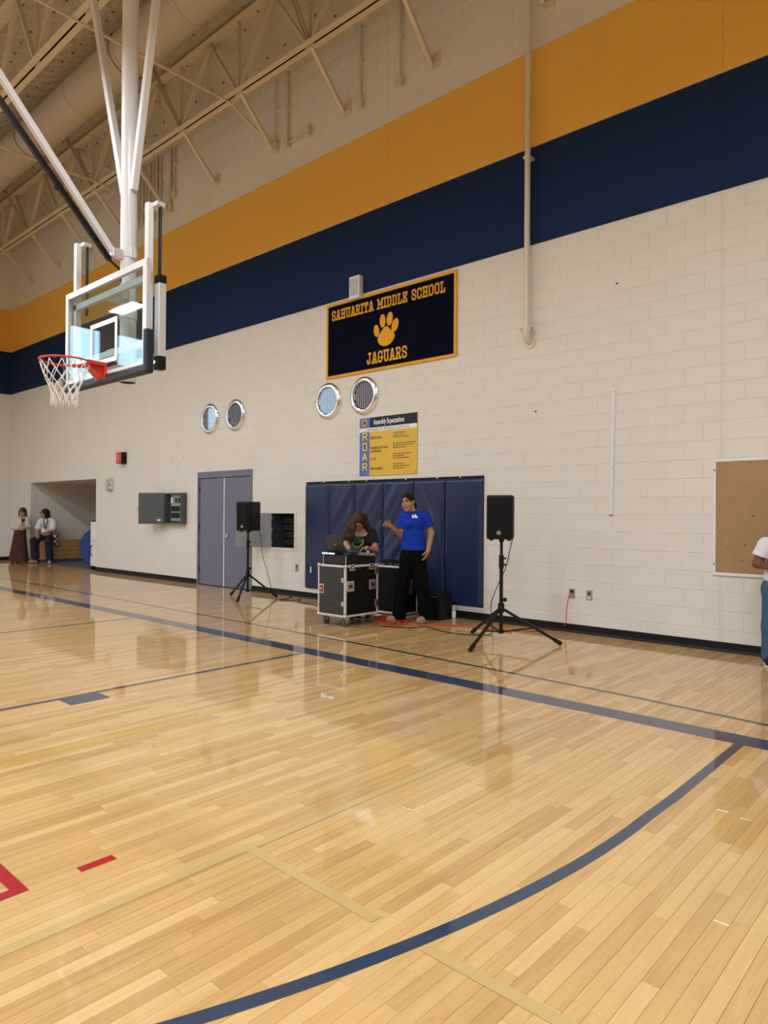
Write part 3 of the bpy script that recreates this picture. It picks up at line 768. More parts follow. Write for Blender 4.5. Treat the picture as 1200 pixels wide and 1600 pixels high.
for txt, fz in (('ESPECTFUL', .375), ('WNERS OF OUR', .545), ('LEARNING', .605), ('LL IN', .735), ('ESPONSIBLE', .90)):
    sign_text(txt, .20, fz, .052, M_INK, xscale=.95, bold=.0006)
mb = MB(); rs = random.Random(3)
for fz, ns in ((.30, (.2, .18, .27)), (.475, (.38, .34, .23)), (.65, (.3, .19, .28)), (.82, (.18, .28, .2))):
    for i, ln in enumerate(ns):
        x = SX0+SW*.60; xe = min(x+SW*ln, SX1-.01)
        while x < xe:
            w_ = rs.uniform(.02, .05); z = SZ1-SH*(fz+.035*i)
            mb.box(x, min(x+w_, xe), YS-.0012, YS, z-.006, z+.006); x += w_+.012
o = mb.build('fine_print', M_INK, t); o['kind'] = 'stuff'
cxs, czs = SX0+.105, SZ1-.075
MB().prism([(-.05,.045),(.05,.045),(.055,0),(.03,-.045),(0,-.065),(-.03,-.045),(-.055,0)], (cxs, YS-.001, czs), (1,0,0), (0,0,1), (0,-.002,0)).build('crest', M_GOLD, t)
MB().prism([(-.03,.02),(.03,.025),(.035,0),(.012,-.03),(-.02,-.02)], (cxs, YS-.003, czs), (1,0,0), (0,0,1), (0,-.001,0)).build('crest_mark', M_INK, t)
for fx in (.02, .98):
    for fz in (.03, .97): MB().cyl((SX0+SW*fx, YS-.001, SZ1-SH*fz), (SX0+SW*fx, YS-.004, SZ1-SH*fz), .007, n=8).build('screw', M_INK, t)

# wall pads
PX = [-8.92, -8.325, -7.74, -7.14, -6.54, -5.96, -5.313]
PZ0, PZ1 = 0.175, 1.945
names = ['navy vinyl wall pad at the far left end, beside the outlet cut-out', 'navy vinyl wall pad second from the left, diagonal folds behind the laptop', 'navy vinyl wall pad third from the left, behind the woman at the laptop', 'navy vinyl wall pad between the two women', 'navy vinyl wall pad behind the woman in blue', 'smooth navy vinyl wall pad at the right end, behind the tall speaker']
for i in range(6):
    a, c = PX[i]+.004, PX[i+1]-.004
    t = empty('wall_pad', ((a+c)/2, D, PZ0), names[i], 'wall pad', 'navy wall pads')
    nx, nz = 22, 60; m_ = MB(); amp = 0.0 if i in (0, 5) else 0.026; sg = (0, 1, 1, 1, -1, 0)[i]; ph = i*1.7
    for jz in range(nz+1):
        for ix in range(nx+1):
            fu, fv = ix/nx, jz/nz
            x = a+(c-a)*fu; z = PZ0+(PZ1-PZ0)*fv
            edge = min(fu, 1-fu)*(c-a); ez = min(fv, 1-fv)*(PZ1-PZ0)
            prof = min(1, edge/.03)**.5*min(1, ez/.03)**.5
            dg = (x*0.62*sg-z*.45 if sg else 0)
            if i == 4: dg = x*1.0+z*.42
            fold = math.sin(dg*22+ph)*0.6+math.sin(dg*41+ph*2+2*math.sin(z*3))*.4
            w_ = amp*fold*(0.25+0.75*math.sin(math.pi*fv))*(0.3+.7*math.sin(math.pi*fu))
            m_.v.append((x, D-.012-.045*prof-w_*prof, z))
    for jz in range(nz):
        for ix in range(nx): q0 = jz*(nx+1)+ix; m_.f.append((q0, q0+1, q0+nx+2, q0+nx+1))
    m_.build('vinyl_cover', M_VINYL, t, smooth=True)
    MB().box(a, c, D-.014, D-.001, PZ0+.002, PZ1-.002).build('backer_board', M_DARK, t)
    MB().box(a, c, D-.022, D-.001, PZ1, PZ1+.025).build('nailing_lip', M_BLACK, t)
    for fx in ((.75,) if i in (0, 1, 3, 4) else (.4,)): MB().cyl((a+(c-a)*fx, D-.022, PZ1+.012), (a+(c-a)*fx, D-.027, PZ1+.012), .012, n=8).build('screw', M_WHITE, t)
q = atY(484, 890, D-.06)
t = empty('outlet_box', (q[0], D, .4), 'small open outlet box cut into the leftmost wall pad', 'outlet')
MB().box(q[0]-.065, q[0]+.055, D-.064, D-.058, .42, .57).build('opening', M_DARK, t); MB().box(q[0]+.015, q[0]+.045, D-.067, D-.064, .44, .55).build('cover_plate', M_WHITE, t)
t = MB().box(PX[2], PX[6], D-.012, D, .135, .172).build('pad_sill', M_WHITE, None, loc=((PX[2]+PX[6])/2, D, .135)); tag(t, 'thin white ledge strip under the navy wall pads', 'ledge')

# cork board
t = empty('cork_board', (-1.2, D, .81), 'large brown cork board with pale aluminium frame', 'board')
CX0, CX1, CZ0, CZ1 = -2.383, 0.05, .808, 2.05
MB().box(CX0+.02, CX1-.02, D-.014, D-.001, CZ0+.02, CZ1-.02).build('cork', M_CORK, t)
for a, c, d, e in frame4(CX0, CX1, CZ0, CZ1, .032):
    MB().box(a, c, D-.022, D-.001, d, e).build('frame_rail', M_WHITE, t, bevel=.004)
for z in (CZ0+.12, CZ1-.12): MB().cyl((CX0+.016, D-.022, z), (CX0+.016, D-.026, z), .008, n=8).build('screw', M_DARK, t)
m_ = MB()
for px, py in ((1124,832),(1176,806),(1141,850),(1164,851),(1136,855),(1122,876),(1160,876)):
    q = atY(px, py, D-.0145); m_.cyl(q, q+(0,.0003,0), .006+.006*random.random(), n=7)
o = m_.build('stain_marks', mat('cork_stain', (.12, .07, .035), .9), t); o['kind'] = 'stuff'

# measuring tape strip
t = empty('measuring_tape', (-3.51, D, 1.45), 'tall white vertical measuring tape stuck on the block wall', 'measuring tape')
a, c = V3((-3.522, D, 1.45)), V3((-3.494, D, 2.95))
m_ = MB(); m_.bar(a-(0,.004,0), c-(0,.004,0), .05, .006, (0,1,0)); m_.build('strip', M_WHITE, t)
m_ = MB()
for k in range(59):
    f = (k+1)/60; q = a+(c-a)*f; w_ = .03 if k % 12 == 9 else .012
    m_.box(q[0]+.022-w_, q[0]+.022, D-.0085, D-.007, q[2]-.0025, q[2]+.0025)
o = m_.build('tick_marks', M_GREYBOX, t); o['kind'] = 'stuff'
MB().box(-3.545, -3.50, D-.014, D, 1.435, 1.455).build('lower_clip', M_STEELPLATE, t)

def outlet(px, py, label, switch=False):
    q = atY(px, py, D); x, z = q[0], q[2]
    t = empty('outlet_plate', (x, D, z-.06), label, 'outlet')
    MB().box(x-.037, x+.037, D-.008, D-.001, z-.06, z+.06).build('plate', M_STEELPLATE, t, bevel=.003)
    if switch:
        MB().box(x-.014, x+.014, D-.012, D-.008, z+.004, z+.034).build('jack', M_DARK, t); MB().box(x-.02, x+.02, D-.011, D-.008, z-.045, z-.02).build('label_strip', M_WHITE, t)
    else:
        for dz in (-.025, .025): MB().box(x-.016, x+.016, D-.011, D-.008, z+dz-.014, z+dz+.014).build('socket', M_BLACK if dz > 0 else M_GREYLIGHT, t, bevel=.004)
    return q
QO = outlet(894, 927, 'steel wall outlet with the orange cord plugged in'); outlet(921, 930, 'steel wall jack plate right of the plugged-in outlet', True)
outlet(464, 887, 'steel wall outlet left of the navy wall pads')

# open wall panel box (surface-mounted)
t = empty('control_panel', (-12.95, D, 1.21), 'grey control cabinet hanging open left of the grey doors', 'cabinet')
PA, PB, QA, QB, dpp = -13.27, -12.62, 1.205, 1.845, .13
for a, b_, c, d in ((PA+.02, PB-.045, QA, QA+.02), (PA+.02, PB-.045, QB-.02, QB), (PA, PA+.02, QA, QB), (PB-.045, PB, QA, QB)):
    MB().box(a, b_, D-dpp, D-.001, c, d).build('case_side', M_GREYBOX, t)
MB().box(PA, PB, D-.01, D-.001, QA, QB).build('case_back', M_GREYBOX, t)
MB().box(PA+.13, PB-.06, D-.05, D-.035, QA+.06, QB-.03).build('inner_panel', M_GREYLIGHT, t)
for rw, zc in ((0, QB-.15), (1, QB-.32), (2, QB-.46)):
    for k in range(3):
        x = PA+.18+k*.14
        MB().box(x, x+(.09 if rw else .05), D-.085, D-.05, zc-.055, zc+.05).build('relay' if rw else 'breaker', (M_BLACK, M_WHITE, M_GREYBOX)[(k+1) % 3] if rw == 0 else M_DARK, t, bevel=.004)
th = math.radians(23); hx, hy = PA, D-dpp; dw = .655
du = V3((-math.cos(th), -math.sin(th), 0)); dn = V3((math.sin(th), -math.cos(th), 0))
door = MB().obox(V3((hx, hy, (QA+QB)/2))+du*dw/2, du*dw/2, dn*.010, (0,0,(QB-QA)/2+.01)).build('door_panel', M_GREYBOX, t, bevel=.003)
c0 = V3((hx, hy, QA+.075))+du*.13+dn*.011
MB().obox(c0, du*.045, dn*.001, (0,0,.02)).build('nameplate', M_WHITE, door)
MB().obox(V3((hx, hy, (QA+QB)/2))+du*(dw+.012), du*.012, dn*.015, (0,0,.025)).build('latch', M_STEELPLATE, door)

# recessed open cabinet
t = empty('recessed_cabinet', (-9.55, D, .83), 'recessed wall cabinet with pale door swung open beside the speaker', 'cabinet')
a, b_, c, d = OPEN[2]; dp = .42
for q in ((a-.002, a+.01, D-.004, D+dp, c, d), (b_-.01, b_+.002, D-.004, D+dp, c, d), (a+.01, b_-.01, D-.004, D+dp, c-.002, c+.012), (a+.01, b_-.01, D-.004, D+dp, d-.012, d+.002)):
    MB().box(*q).build('case_side', mat('dark_enamel', srgb(62, 70, 80), .45), t)
MB().box(a, b_, D+dp-.01, D+dp, c, d).build('case_back', M_DARK, t)
for k in range(4): MB().box(a+.12, b_-.02, D+.16, D+.4, c+.04+k*.13, c+.15+k*.13).build('rack_unit', M_BLACK, t, bevel=.004)
for k in range(2): MB().cyl((b_-.10+k*.06, D+.158, d-.15), (b_-.10+k*.06, D+.15, d-.15), .014, n=8).build('knob', M_WHITE, t)
for a2, b2, c2, d2 in ((a-.05, b_+.05, c-.045, c), (a-.05, b_+.05, d, d+.03), (a-.03, a, c, d), (b_, b_+.04, c, d)):
    MB().box(a2, b2, D-.01, D-.001, c2, d2).build('trim_flange', M_CREAMWALL, t, bevel=.002)
th = math.radians(52); du = V3((-math.cos(th), -math.sin(th), 0)); dn = V3((math.sin(th), -math.cos(th), 0)); dw = .62
door = MB().obox(V3((a, D-.012, (c+d)/2))+du*dw/2, du*dw/2, dn*.009, (0,0,(d-c)/2)).build('door_panel', M_GREYLIGHT, t, bevel=.003)
for z in (c+.09, (c+d)/2, d-.09): MB().box(a+.008, a+.03, D-.014, D+.06, z-.03, z+.03).build('hinge', M_ALU, door)

# fire alarm strobe and horn
q = atY(194, 716, D)
t = empty('alarm_box', (q[0], D, q[2]-.12), 'red and black alarm box mounted high left of the control cabinet', 'alarm')
MB().box(q[0]-.12, q[0]+.12, D-.03, D-.001, q[2]-.135, q[2]+.135).build('back_plate', M_BLACK, t, bevel=.006)
MB().box(q[0]-.12, q[0]+.12, D-.13, D-.03, q[2]-.13, q[2]+.13).build('side_housing', M_BLACK, t, bevel=.008)
MB().box(q[0]-.115, q[0]+.115, D-.135, D-.129, q[2]-.125, q[2]+.125).build('face_plate', mat('alarm_red', srgb(205, 60, 70), .4), t)
for k in (-1, 0, 1): MB().box(q[0]-.07+.06*k, q[0]-.055+.06*k, D-.137, D-.135, q[2]-.08, q[2]+.08).build('white_mark', mat('alarm_pink', srgb(236, 180, 180), .5), t)
q = atY(174, 758, D)
t = empty('alarm_horn', (q[0], D, q[2]-.13), 'small clear-caged wall strobe between the alcove and control cabinet', 'alarm')
MB().box(q[0]-.07, q[0]+.07, D-.06, D-.001, q[2]-.10, q[2]+.10).build('strobe_body', M_WHITE, t, bevel=.01)
MB().box(q[0]-.035, q[0]+.035, D-.075, D-.06, q[2]-.03, q[2]+.07).build('strobe_lens', M_GREYLIGHT, t, bevel=.008)
for k in range(5):
    x = q[0]-.10+k*.05
    MB().tube([(x, D, q[2]-.15), (x, D-.08, q[2]-.13), (x, D-.11, q[2]), (x, D-.08, q[2]+.13), (x, D, q[2]+.15)], .005, 6).build('guard_wire', M_STEELPLATE, t)
for z in (-.1, 0, .1): MB().tube([(q[0]-.13, D, q[2]+z), (q[0]-.1, D-.09, q[2]+z), (q[0]+.1, D-.09, q[2]+z), (q[0]+.13, D, q[2]+z)], .005, 6).build('guard_wire', M_STEELPLATE, t)

# =================================================================== BASKETBALL HOOP
HX, HY = -7.222, 3.486
t = empty('basketball_hoop', (HX, 3.77, 2.9), 'ceiling-hung basketball backboard with orange rim, white net and round mast', 'hoop')
BZ0, BZ1 = 2.862, 3.94; a, c = HX-.912, HX+.912; MY = 3.775
mast = MB().cyl((HX, MY, 2.86), (HX, MY, 10.2), .087, n=28).build('mast', M_WHITEGLOSS, t, smooth=40)
MB().cyl((HX, MY, 2.858), (HX, MY, 2.862), .078, n=24).build('mast_opening', M_DARK, mast)
for sx, dx in ((-1, .31), (1, .235)):
    MB().bar((HX+sx*.10, MY, 4.95), (HX+sx*(.10+dx*5.1), MY, 10.05), .07, .07, (0,1,0)).build('mast_brace', M_WHITEGLOSS, t, bevel=.006)
fb0, fb1 = V3((HX-.02, 3.60, 4.25)), V3((HX-.02, 0.05, 8.55))
MB().bar(fb0, fb1, .062, .062, (1,0,0)).build('fold_brace', M_WHITEGLOSS, t, bevel=.006)
MB().bar(fb0+(.02,-.04,-.10), V3((HX-.02, 0.25, 7.85)), .05, .045, (1,0,0)).build('hoist_strut', M_BLACKMETAL, t)
MB().tube([fb0+(.02,-.04,-.10), fb0+(.02,.06,-.16), fb0+(.02,.1,-.32)], .014, 8).build('hoist_cable', M_BLACK, t)
q = fb0+(fb1-fb0)*.14+(.0,-.10,-.10); MB().ball(q, (.035,.035,.035)).build('strut_clamp', M_DARK, t)
MB().box(HX-.045, HX+.045, 3.57, 3.70, 4.19, 4.29).build('brace_bracket', M_ALUWHITE, t, bevel=.01)
MB().cyl((HX, MY, 4.22), (HX, MY, 4.31), .097, n=28).build('mast_collar', M_WHITEGLOSS, t, smooth=40)
MB().cyl((HX, MY, 3.55), (HX, MY, 3.64), .097, n=28).build('mast_collar', M_WHITEGLOSS, t, smooth=40)
for sx in (-1, 1): MB().box(HX+sx*.10-.015, HX+sx*.10+.015, MY-.03, MY+.03, 4.21, 4.32).build('collar_ear', M_WHITE, t, bevel=.004)
# glass board
gl = MB().box(a+.045, c-.045, HY+.012, HY+.024, BZ0+.05, BZ1-.05).build('glass', M_GLASS, t)
fr = []
for q in frame4(a, c, BZ0, BZ1, .06):
    MB().box(q[0], q[1], HY, HY+.05, q[2], q[3]).build('frame_rail', M_ALUWHITE, t, bevel=.003)
for q in frame4(a+.012, c-.012, BZ0+.012, BZ1-.012, .056):
    MB().box(q[0], q[1], HY-.003, HY+.004, q[2], q[3]).build('border_tape', M_WHITEGLOSS, t)
tx, tz0, tz1 = .305, 3.02, 3.48
for q in frame4(-tx, tx, tz0, tz1, .05):
    MB().box(HX+q[0], HX+q[1], HY+.009, HY+.0115, q[2], q[3]).build('target_square', M_WHITEGLOSS, gl)
for sx in (-1, 1):
    x = HX+sx*.80
    MB().box(x-.035, x+.035, HY+.055, HY+.115, BZ0+.1, 4.53).build('height_rail', M_WHITEGLOSS, t, bevel=.004)
    xr = x+.05
    MB().cyl((xr+.045, HY+.16, 3.70), (xr+.045, HY+.16, 4.50), .009, n=8).build('guide_rod', M_BLACKMETAL, t)
    MB().cyl((xr+.012, HY+.16, 3.70), (xr+.012, HY+.16, 4.50), .009, n=8).build('guide_rod', M_BLACKMETAL, t)
    MB().box(x-.03, xr+.075, HY+.10, HY+.19, 4.49, 4.53).build('rail_cap', M_ALUWHITE, t)
    if sx > 0:
        MB().box(xr+.0, xr+.09, HY+.12, HY+.20, 2.99, 3.72).build('actuator', M_ALUWHITE, t, bevel=.006)
        MB().box(xr-.002, xr+.092, HY+.118, HY+.202, 3.72, 3.80).build('actuator_cap', M_BLACK, t, bevel=.004)
        MB().box(xr-.002, xr+.092, HY+.118, HY+.202, 2.86, 2.99).build('actuator_foot', M_BLACK, t, bevel=.004)
        MB().cyl((xr+.04, HY+.10, 2.93), (xr+.04, HY+.22, 2.93), .02, n=10).build('actuator_pin', M_CHROME, t)
for z in (3.10, 3.75): MB().box(HX-.84, HX+.84, HY+.055, HY+.10, z, z+.07).build('cross_rail', M_ALUWHITE, t, bevel=.004)
for z in (3.12, 3.77): MB().box(HX-.12, HX+.12, HY+.10, MY-.05, z-.03, z+.08).build('mast_mount', M_ALUWHITE, t, bevel=.004)
# padding
def padprof(p0, p1): return MB().obox((V3(p0)+V3(p1))/2, (V3(p1)-V3(p0))/2, (0,.04,0), (0,0,.04))
U_ = [(a-.03, BZ0-.055), (c+.03, BZ0-.055), (c+.03, BZ0+.38), (c-.035, BZ0+.38), (c-.035, BZ0+.035), (a+.035, BZ0+.035), (a+.035, BZ0+.38), (a-.03, BZ0+.38)]
MB().prism(U_, (0, HY+.074, 0), (1,0,0), (0,0,1), (0,-.094,0)).build('padding', M_PADNAVY, t, bevel=.022, seg=4)
# rim
RY = HY-.395; RZ = 2.985; RRAD = .2385
rim = MB().torus((HX, RY, RZ), (0,0,1), RRAD, .0095, 44, 10).build('rim', M_RED, t, smooth=True)
MB().box(HX-.115, HX+.115, HY-.028, HY-.003, RZ-.14, RZ+.03).build('mount_plate', M_RED, t, bevel=.004)
MB().prism([(0,.0),(-.145,.0),(-.12,-.03),(-.02,-.125),(0,-.125)], (HX-.07, HY-.028, RZ), (0,1,0), (0,0,1), (.14,0,0)).build('bracket', M_RED, t, bevel=.004)
for sx in (-1, 1):
    MB().bar((HX+sx*.10, HY-.03, RZ+.012), (HX+sx*.17, RY+.155, RZ), .02, .035).build('rim_arm', M_RED, t)
MB().prism([(-.11,0),(.11,0),(.16,-.19),(-.16,-.19)], (HX, HY-.028, RZ+.004), (1,0,0), (0,1,0), (0,0,-.006)).build('top_gusset', M_RED, t)
m_ = MB()
for k in range(22, 60):
    a1, a2 = 2*math.pi*k/60, 2*math.pi*(k+1)/60
    # flange below the front half of the ring
for k in range(12):
    an = 2*math.pi*(k+.5)/12
    m_.torus((HX+RRAD*math.cos(an), RY+RRAD*math.sin(an), RZ-.014), (math.cos(an), math.sin(an), 0), .008, .003, 8, 5)
o = m_.build('net_hooks', M_RED, rim); o['kind'] = 'stuff'
net = MB(); NK = 12; lev = [(-.02, .236), (-.13, .205), (-.20, .172), (-.27, .145), (-.335, .128), (-.42, .122), (-.47, .124)]
rnn = random.Random(5)
for k in range(NK):
    for s_ in (1, -1):
        pts = []
        for j, (dz, rr) in enumerate(lev):
            an = 2*math.pi*(k+s_*0.5*j*(1 if j < 6 else .9))/NK
            jj = .006*rnn.uniform(-1, 1)*(j > 1)
            pts.append((HX+(rr+jj)*math.cos(an), RY+(rr+jj)*math.sin(an), RZ+dz+jj))
        net.tube(pts, .0042, 5)
o = net.build('net', M_NET, t, smooth=True)

# =================================================================== SPEAKERS ON STANDS
def speaker_set(c, legs, hub_z, collar_z, zs0, zs1, face, lab1, lab2, wd=.30, dpth=.28, side_rot=0):
    cx, cy = c
    t = empty('speaker_stand', (cx, cy, 0), lab1, 'stand', 'tripod speaker stands')
    MB().cyl((cx, cy, hub_z), (cx, cy, 0.95), .021, n=14).build('lower_tube', M_BLACKMETAL, t, smooth=40)
    MB().cyl((cx, cy, 0.9), (cx, cy, zs0-.001), .0165, n=14).build('upper_tube', M_BLACKMETAL, t, smooth=40)
    MB().cyl((cx, cy, .84), (cx, cy, .99), .028, n=14).build('height_clamp', M_BLACK, t, smooth=40)
    RV = V3((RT[0], RT[1], 0))
    for z in (.88, .95): MB().cyl(V3((cx, cy, z)), V3((cx, cy, z))+RV*.055, .010, n=8).build('clamp_knob', M_BLACK, t)
    MB().cyl((cx, cy, collar_z-.05), (cx, cy, collar_z+.05), .036, n=16).build('leg_collar', M_BLACK, t, smooth=40)
    MB().cyl(V3((cx, cy, collar_z+.09)), V3((cx, cy, collar_z+.09))+RV*.06, .022, n=12).build('collar_knob', M_BLACK, t)
    MB().cyl((cx, cy, hub_z-.015), (cx, cy, hub_z+.025), .030, n=14).build('foot_hub', M_BLACK, t)
    for L in legs:
        e = V3((L[0], L[1], .022)); s0 = V3((cx, cy, collar_z)); d_ = e-s0
        s1 = s0+d_*.05
        lg = MB().bar(s1, e, .026, .030).build('leg', M_BLACKMETAL, t, bevel=.004)
        u_ = d_/np.linalg.norm(d_)
        MB().cyl(e-u_*.09, e+u_*.002, .024, n=10).build('rubber_foot', M_BLACK, lg, smooth=40)
        mid = s0+d_*.56
        MB().bar((cx, cy, hub_z), mid, .012, .016).build('leg_strut', M_BLACKMETAL, t)
    # speaker cabinet
    f = V3((face[0], face[1], 0)); f /= np.linalg.norm(f); s_ = V3((-f[1], f[0], 0))      # s_ = speaker's left when looking along f
    t2 = empty('loudspeaker', (cx, cy, zs0), lab2, 'speaker', 'loudspeakers on stands')
    o0 = V3((cx, cy, 0))-f*.02
    prof = [(-.15, .14), (.15, .14), (.155, .10), (.11, -.15), (-.11, -.15), (-.155, .10)]
    prof = [(x_*wd/.31, y_*dpth/.29) for x_, y_ in prof]
    MB().prism(prof, o0+(0,0,zs0), s_, f, (0,0,zs1-zs0)).build('cabinet', M_BLACK, t2, bevel=.022, seg=4)
    gy = .14*dpth/.29
    MB().obox(o0+f*(gy+.004)+(0,0,(zs0+zs1)/2), s_*(wd*.43), f*.006, (0,0,(zs1-zs0)*.44)).build('grille', M_GRILLE, t2, bevel=.006)
    e0 = o0+f*(gy+.011)+(0,0,zs0+.075)
    em = MB().torus(e0, f, .020, .0035, 20, 6).build('emblem', M_ALU, t2)
    for k in range(3):
        an = math.pi*k/3; v_ = s_*math.cos(an)+V3((0,0,1))*math.sin(an)
        MB().bar(e0-v_*.013, e0+v_*.013, .004, .002, f).build('emblem_bar', M_ALU, em)
    for sx in (-1, 1):
        MB().obox(o0+f*.08+s_*sx*.10+(0,0,zs0-.006), s_*.018, f*.02, (0,0,.009)).build('foot', M_BLACK, t2)
    MB().cyl((cx, cy, zs0-.03), (cx, cy, zs0+.002), .028, n=14).build('pole_socket', M_BLACK, t2)
    MB().obox(o0-f*.155+(0,0,zs0+.30), s_*.05, f*.012, (0,0,.10)).build('control_plate', M_GREYBOX, t2)
camdir = lambda x, y: -V3((x, y, 0))/math.hypot(x, y)
def rotz(v, deg):
    a_ = math.radians(deg); return V3((v[0]*math.cos(a_)-v[1]*math.sin(a_), v[0]*math.sin(a_)+v[1]*math.cos(a_), 0))
c1 = (-4.233, 6.648); c2 = (-9.528, 7.146)
speaker_set(c1, [(-4.19, 5.99), (-3.68, 7.0), (-4.83, 6.95)], .13, .40, 1.165, 1.655, rotz(camdir(*c1), -14), 'black tripod speaker stand nearest the cork board', 'black loudspeaker with round emblem on the right-hand stand')
speaker_set(c2, [(-10.10, 7.22), (-9.23, 6.72), (-9.25, 7.55)], .13, .42, 1.14, 1.63, rotz(camdir(*c2), -45), 'black tripod speaker stand before the grey doors', 'black loudspeaker on the stand before the grey doors', wd=.31, dpth=.32)

# =================================================================== FLIGHT CASES AND DJ GEAR
def rounded_trim(mb, x0, x1, y0, y1, z0, z1): return mb.box(x0, x1, y0, y1, z0, z1)
def flight_case(name, x0, x1, y0, y1, z0, z1, label, casters=True):
    t = empty(name, ((x0+x1)/2, (y0+y1)/2, 0), label, 'case', 'road cases')
    MB().box(x0+.006, x1-.006, y0+.006, y1-.006, z0+.006, z1-.006).build('body', mat('case_laminate', (.005, .005, .006), .6, var=.1, spec=.15), t)
    w = .028
    for X in (x0, x1-w):
        for Y in (y0, y1-w): MB().box(X, X+w, Y, Y+w, z0+w, z1-w).build('edge_extrusion', M_ALUWHITE, t, bevel=.003)
    for Z in (z0, z1-w):
        for Y in (y0, y1-w): MB().box(x0, x1, Y, Y+w, Z, Z+w).build('edge_extrusion', M_ALUWHITE, t, bevel=.003)
        for X in (x0, x1-w): MB().box(X, X+w, y0+w, y1-w, Z, Z+w).build('edge_extrusion', M_ALUWHITE, t, bevel=.003)
    for X in (x0, x1):
        for Z in (z0, z1):
            c_ = MB(); sx = 1 if X == x0 else -1; sz = 1 if Z == z0 else -1
            c_.ball((X+sx*.012, y0+.012, Z+sz*.012), .026, 10, 6); c_.prism([(0,0),(sx*.06,0),(0,sz*.06)], (X, y0-.003, Z), (1,0,0), (0,0,1), (0,.004,0))
            c_.build('ball_corner', M_ALU, t, smooth=40)
    if casters:
        for X in (x0+.07, x1-.07):
            for Y in (y0+.07, y1-.07):
                k_ = MB().box(X-.035, X+.035, Y-.035, Y+.035, z0-.012, z0).build('caster', M_ALU, t)
                MB().cyl((X-.014, Y+.02, .05), (X+.014, Y+.02, .05), .05, n=20).build('wheel', mat('grey_rubber', (.09, .095, .11), .6), k_, smooth=40)
                for sx in (-.02, .02): MB().prism([(-.03,0),(.03,0),(.035,-.06),(.005,-.075)], (X+sx-.002, Y, z0-.01), (0,1,0), (0,0,1), (.004,0,0)).build('fork', M_ALU, k_)
    return t
K0, K1, L0, L1, KZ0, KZ1 = -6.705, -6.20, 6.15, 6.76, .13, .785
case = flight_case('flight_case', K0, K1, L0, L1, KZ0, KZ1, 'black wheeled flight case with silver edges under the laptop')
MB().box(K0+.03, K1-.03, L0-.004, L0+.006, KZ0+.03, KZ1-.03).build('front_door', mat('case_door', (.030, .031, .035), .45, var=.1), case)
def dish(c_, u, n, name, w=.055, h=.06, m2=None):
    c_, u, n = map(V3, (c_, u, n))
    p_ = MB().obox(c_+n*.002, u*w, n*.003, (0,0,h)).build(name, M_ALU, case, bevel=.003)
    MB().obox(c_+n*.006, u*w*.68, n*.002, (0,0,h*.66)).build('dish_recess', mat('dish_red', (.22, .05, .045), .4, .3) if m2 is None else m2, p_)
    MB().obox(c_+n*.009, u*w*.42, n*.003, (0,0,h*.2)).build('dish_grip', M_CHROME if m2 is None else M_BLACK, p_)
X = (1,0,0); Yv = (0,1,0)
dish((K0+.075, L0-.004, .47), X, (0,-1,0), 'latch', .045, .06)
for z in (.30, .60): MB().box(K1-.065, K1-.02, L0-.010, L0-.003, z-.03, z+.03).build('hinge', M_ALU, case, bevel=.002)
MB().cyl((K0+.25, L0-.0055, .28), (K0+.25, L0-.004, .28), .02, n=14).build('cable_hole', M_DARK, case)
dish((K1, L0+.09, .52), Yv, (1,0,0), 'carry_handle', .065, .065, mat('handle_tan', (.35, .22, .13), .5)); dish((K1, L1-.11, .52), Yv, (1,0,0), 'carry_handle', .065, .065, mat('handle_brown', (.20, .10, .08), .5))
for y, z in ((L0+.12, KZ1-.03), (L1-.13, KZ1-.03)): dish((K1, y, z), Yv, (1,0,0), 'latch', .045, .04)
for z in (.27, .70): dish((K1, L1-.03, z), Yv, (1,0,0), 'latch', .035, .05)
m_ = MB()
for z in (.30, .335, .36, .60, .635): m_.cyl((K0+.045, L0-.006, z), (K0+.045, L0-.004, z), .005, n=6)
for y in (L0+.2, L0+.26, L1-.2): m_.cyl((K1, y, KZ1-.06), (K1+.002, y, KZ1-.06), .005, n=6)
o = m_.build('rivets', M_ALU, case); o['kind'] = 'stuff'
# rack mixer wedge on top
t = empty('rack_mixer', (-6.43, 6.47, KZ1), 'black slant-top rack mixer standing on the flight case', 'mixer')
m0, m1, n0, n1 = -6.66, -6.235, 6.20, 6.74
MB().prism([(n0,0),(n1,0),(n1,.095),(n0+.08,.125),(n0,.125)], (m0, 0, KZ1), (0,1,0), (0,0,1), (m1-m0,0,0)).build('chassis', M_BLACK, t, bevel=.004)
MB().box(m0+.02, m1-.03, n0-.003, n0, KZ1+.015, KZ1+.11).build('front_cavity', M_DARK, t)
for x in (m0, m1-.012): MB().box(x, x+.012, n0-.004, n0, KZ1, KZ1+.125).build('rack_ear', M_ALU, t)
MB().obox((m1-.09, n1-.15, KZ1+.128), (.085,0,0), (0,.15,-.012), (0,.002,.018)).build('fader_panel', M_GREYLIGHT, t, bevel=.004)
for k in range(5): MB().cyl((m1-.13+.025*k, n1-.10, KZ1+.14), (m1-.13+.025*k, n1-.10, KZ1+.17), .008, n=8).build('knob', M_WHITE if k > 2 else M_BLACK, t)
t = empty('dj_controller', (-6.55, 6.3, KZ1+.125), 'slim controller with glowing pale blue pads in front of the laptop', 'controller')
MB().box(-6.69, -6.43, 6.195, 6.34, KZ1+.126, KZ1+.150).build('controller_body', M_BLACK, t, bevel=.003)
for k in range(2): MB().box(-6.675+k*.125, -6.57+k*.125, 6.190, 6.195, KZ1+.131, KZ1+.147).build('lit_pads', mat('lit_pads', (.5, .8, .9), .4, emit=(.55, .85, 1.0), estr=1.6), t)
t = empty('laptop', (-6.56, 6.42, KZ1+.15), 'open dark grey laptop with its lid back to the camera', 'laptop')
MB().box(-6.71, -6.40, 6.35, 6.57, KZ1+.15, KZ1+.168).build('keyboard_deck', M_BLACK, t, bevel=.003)
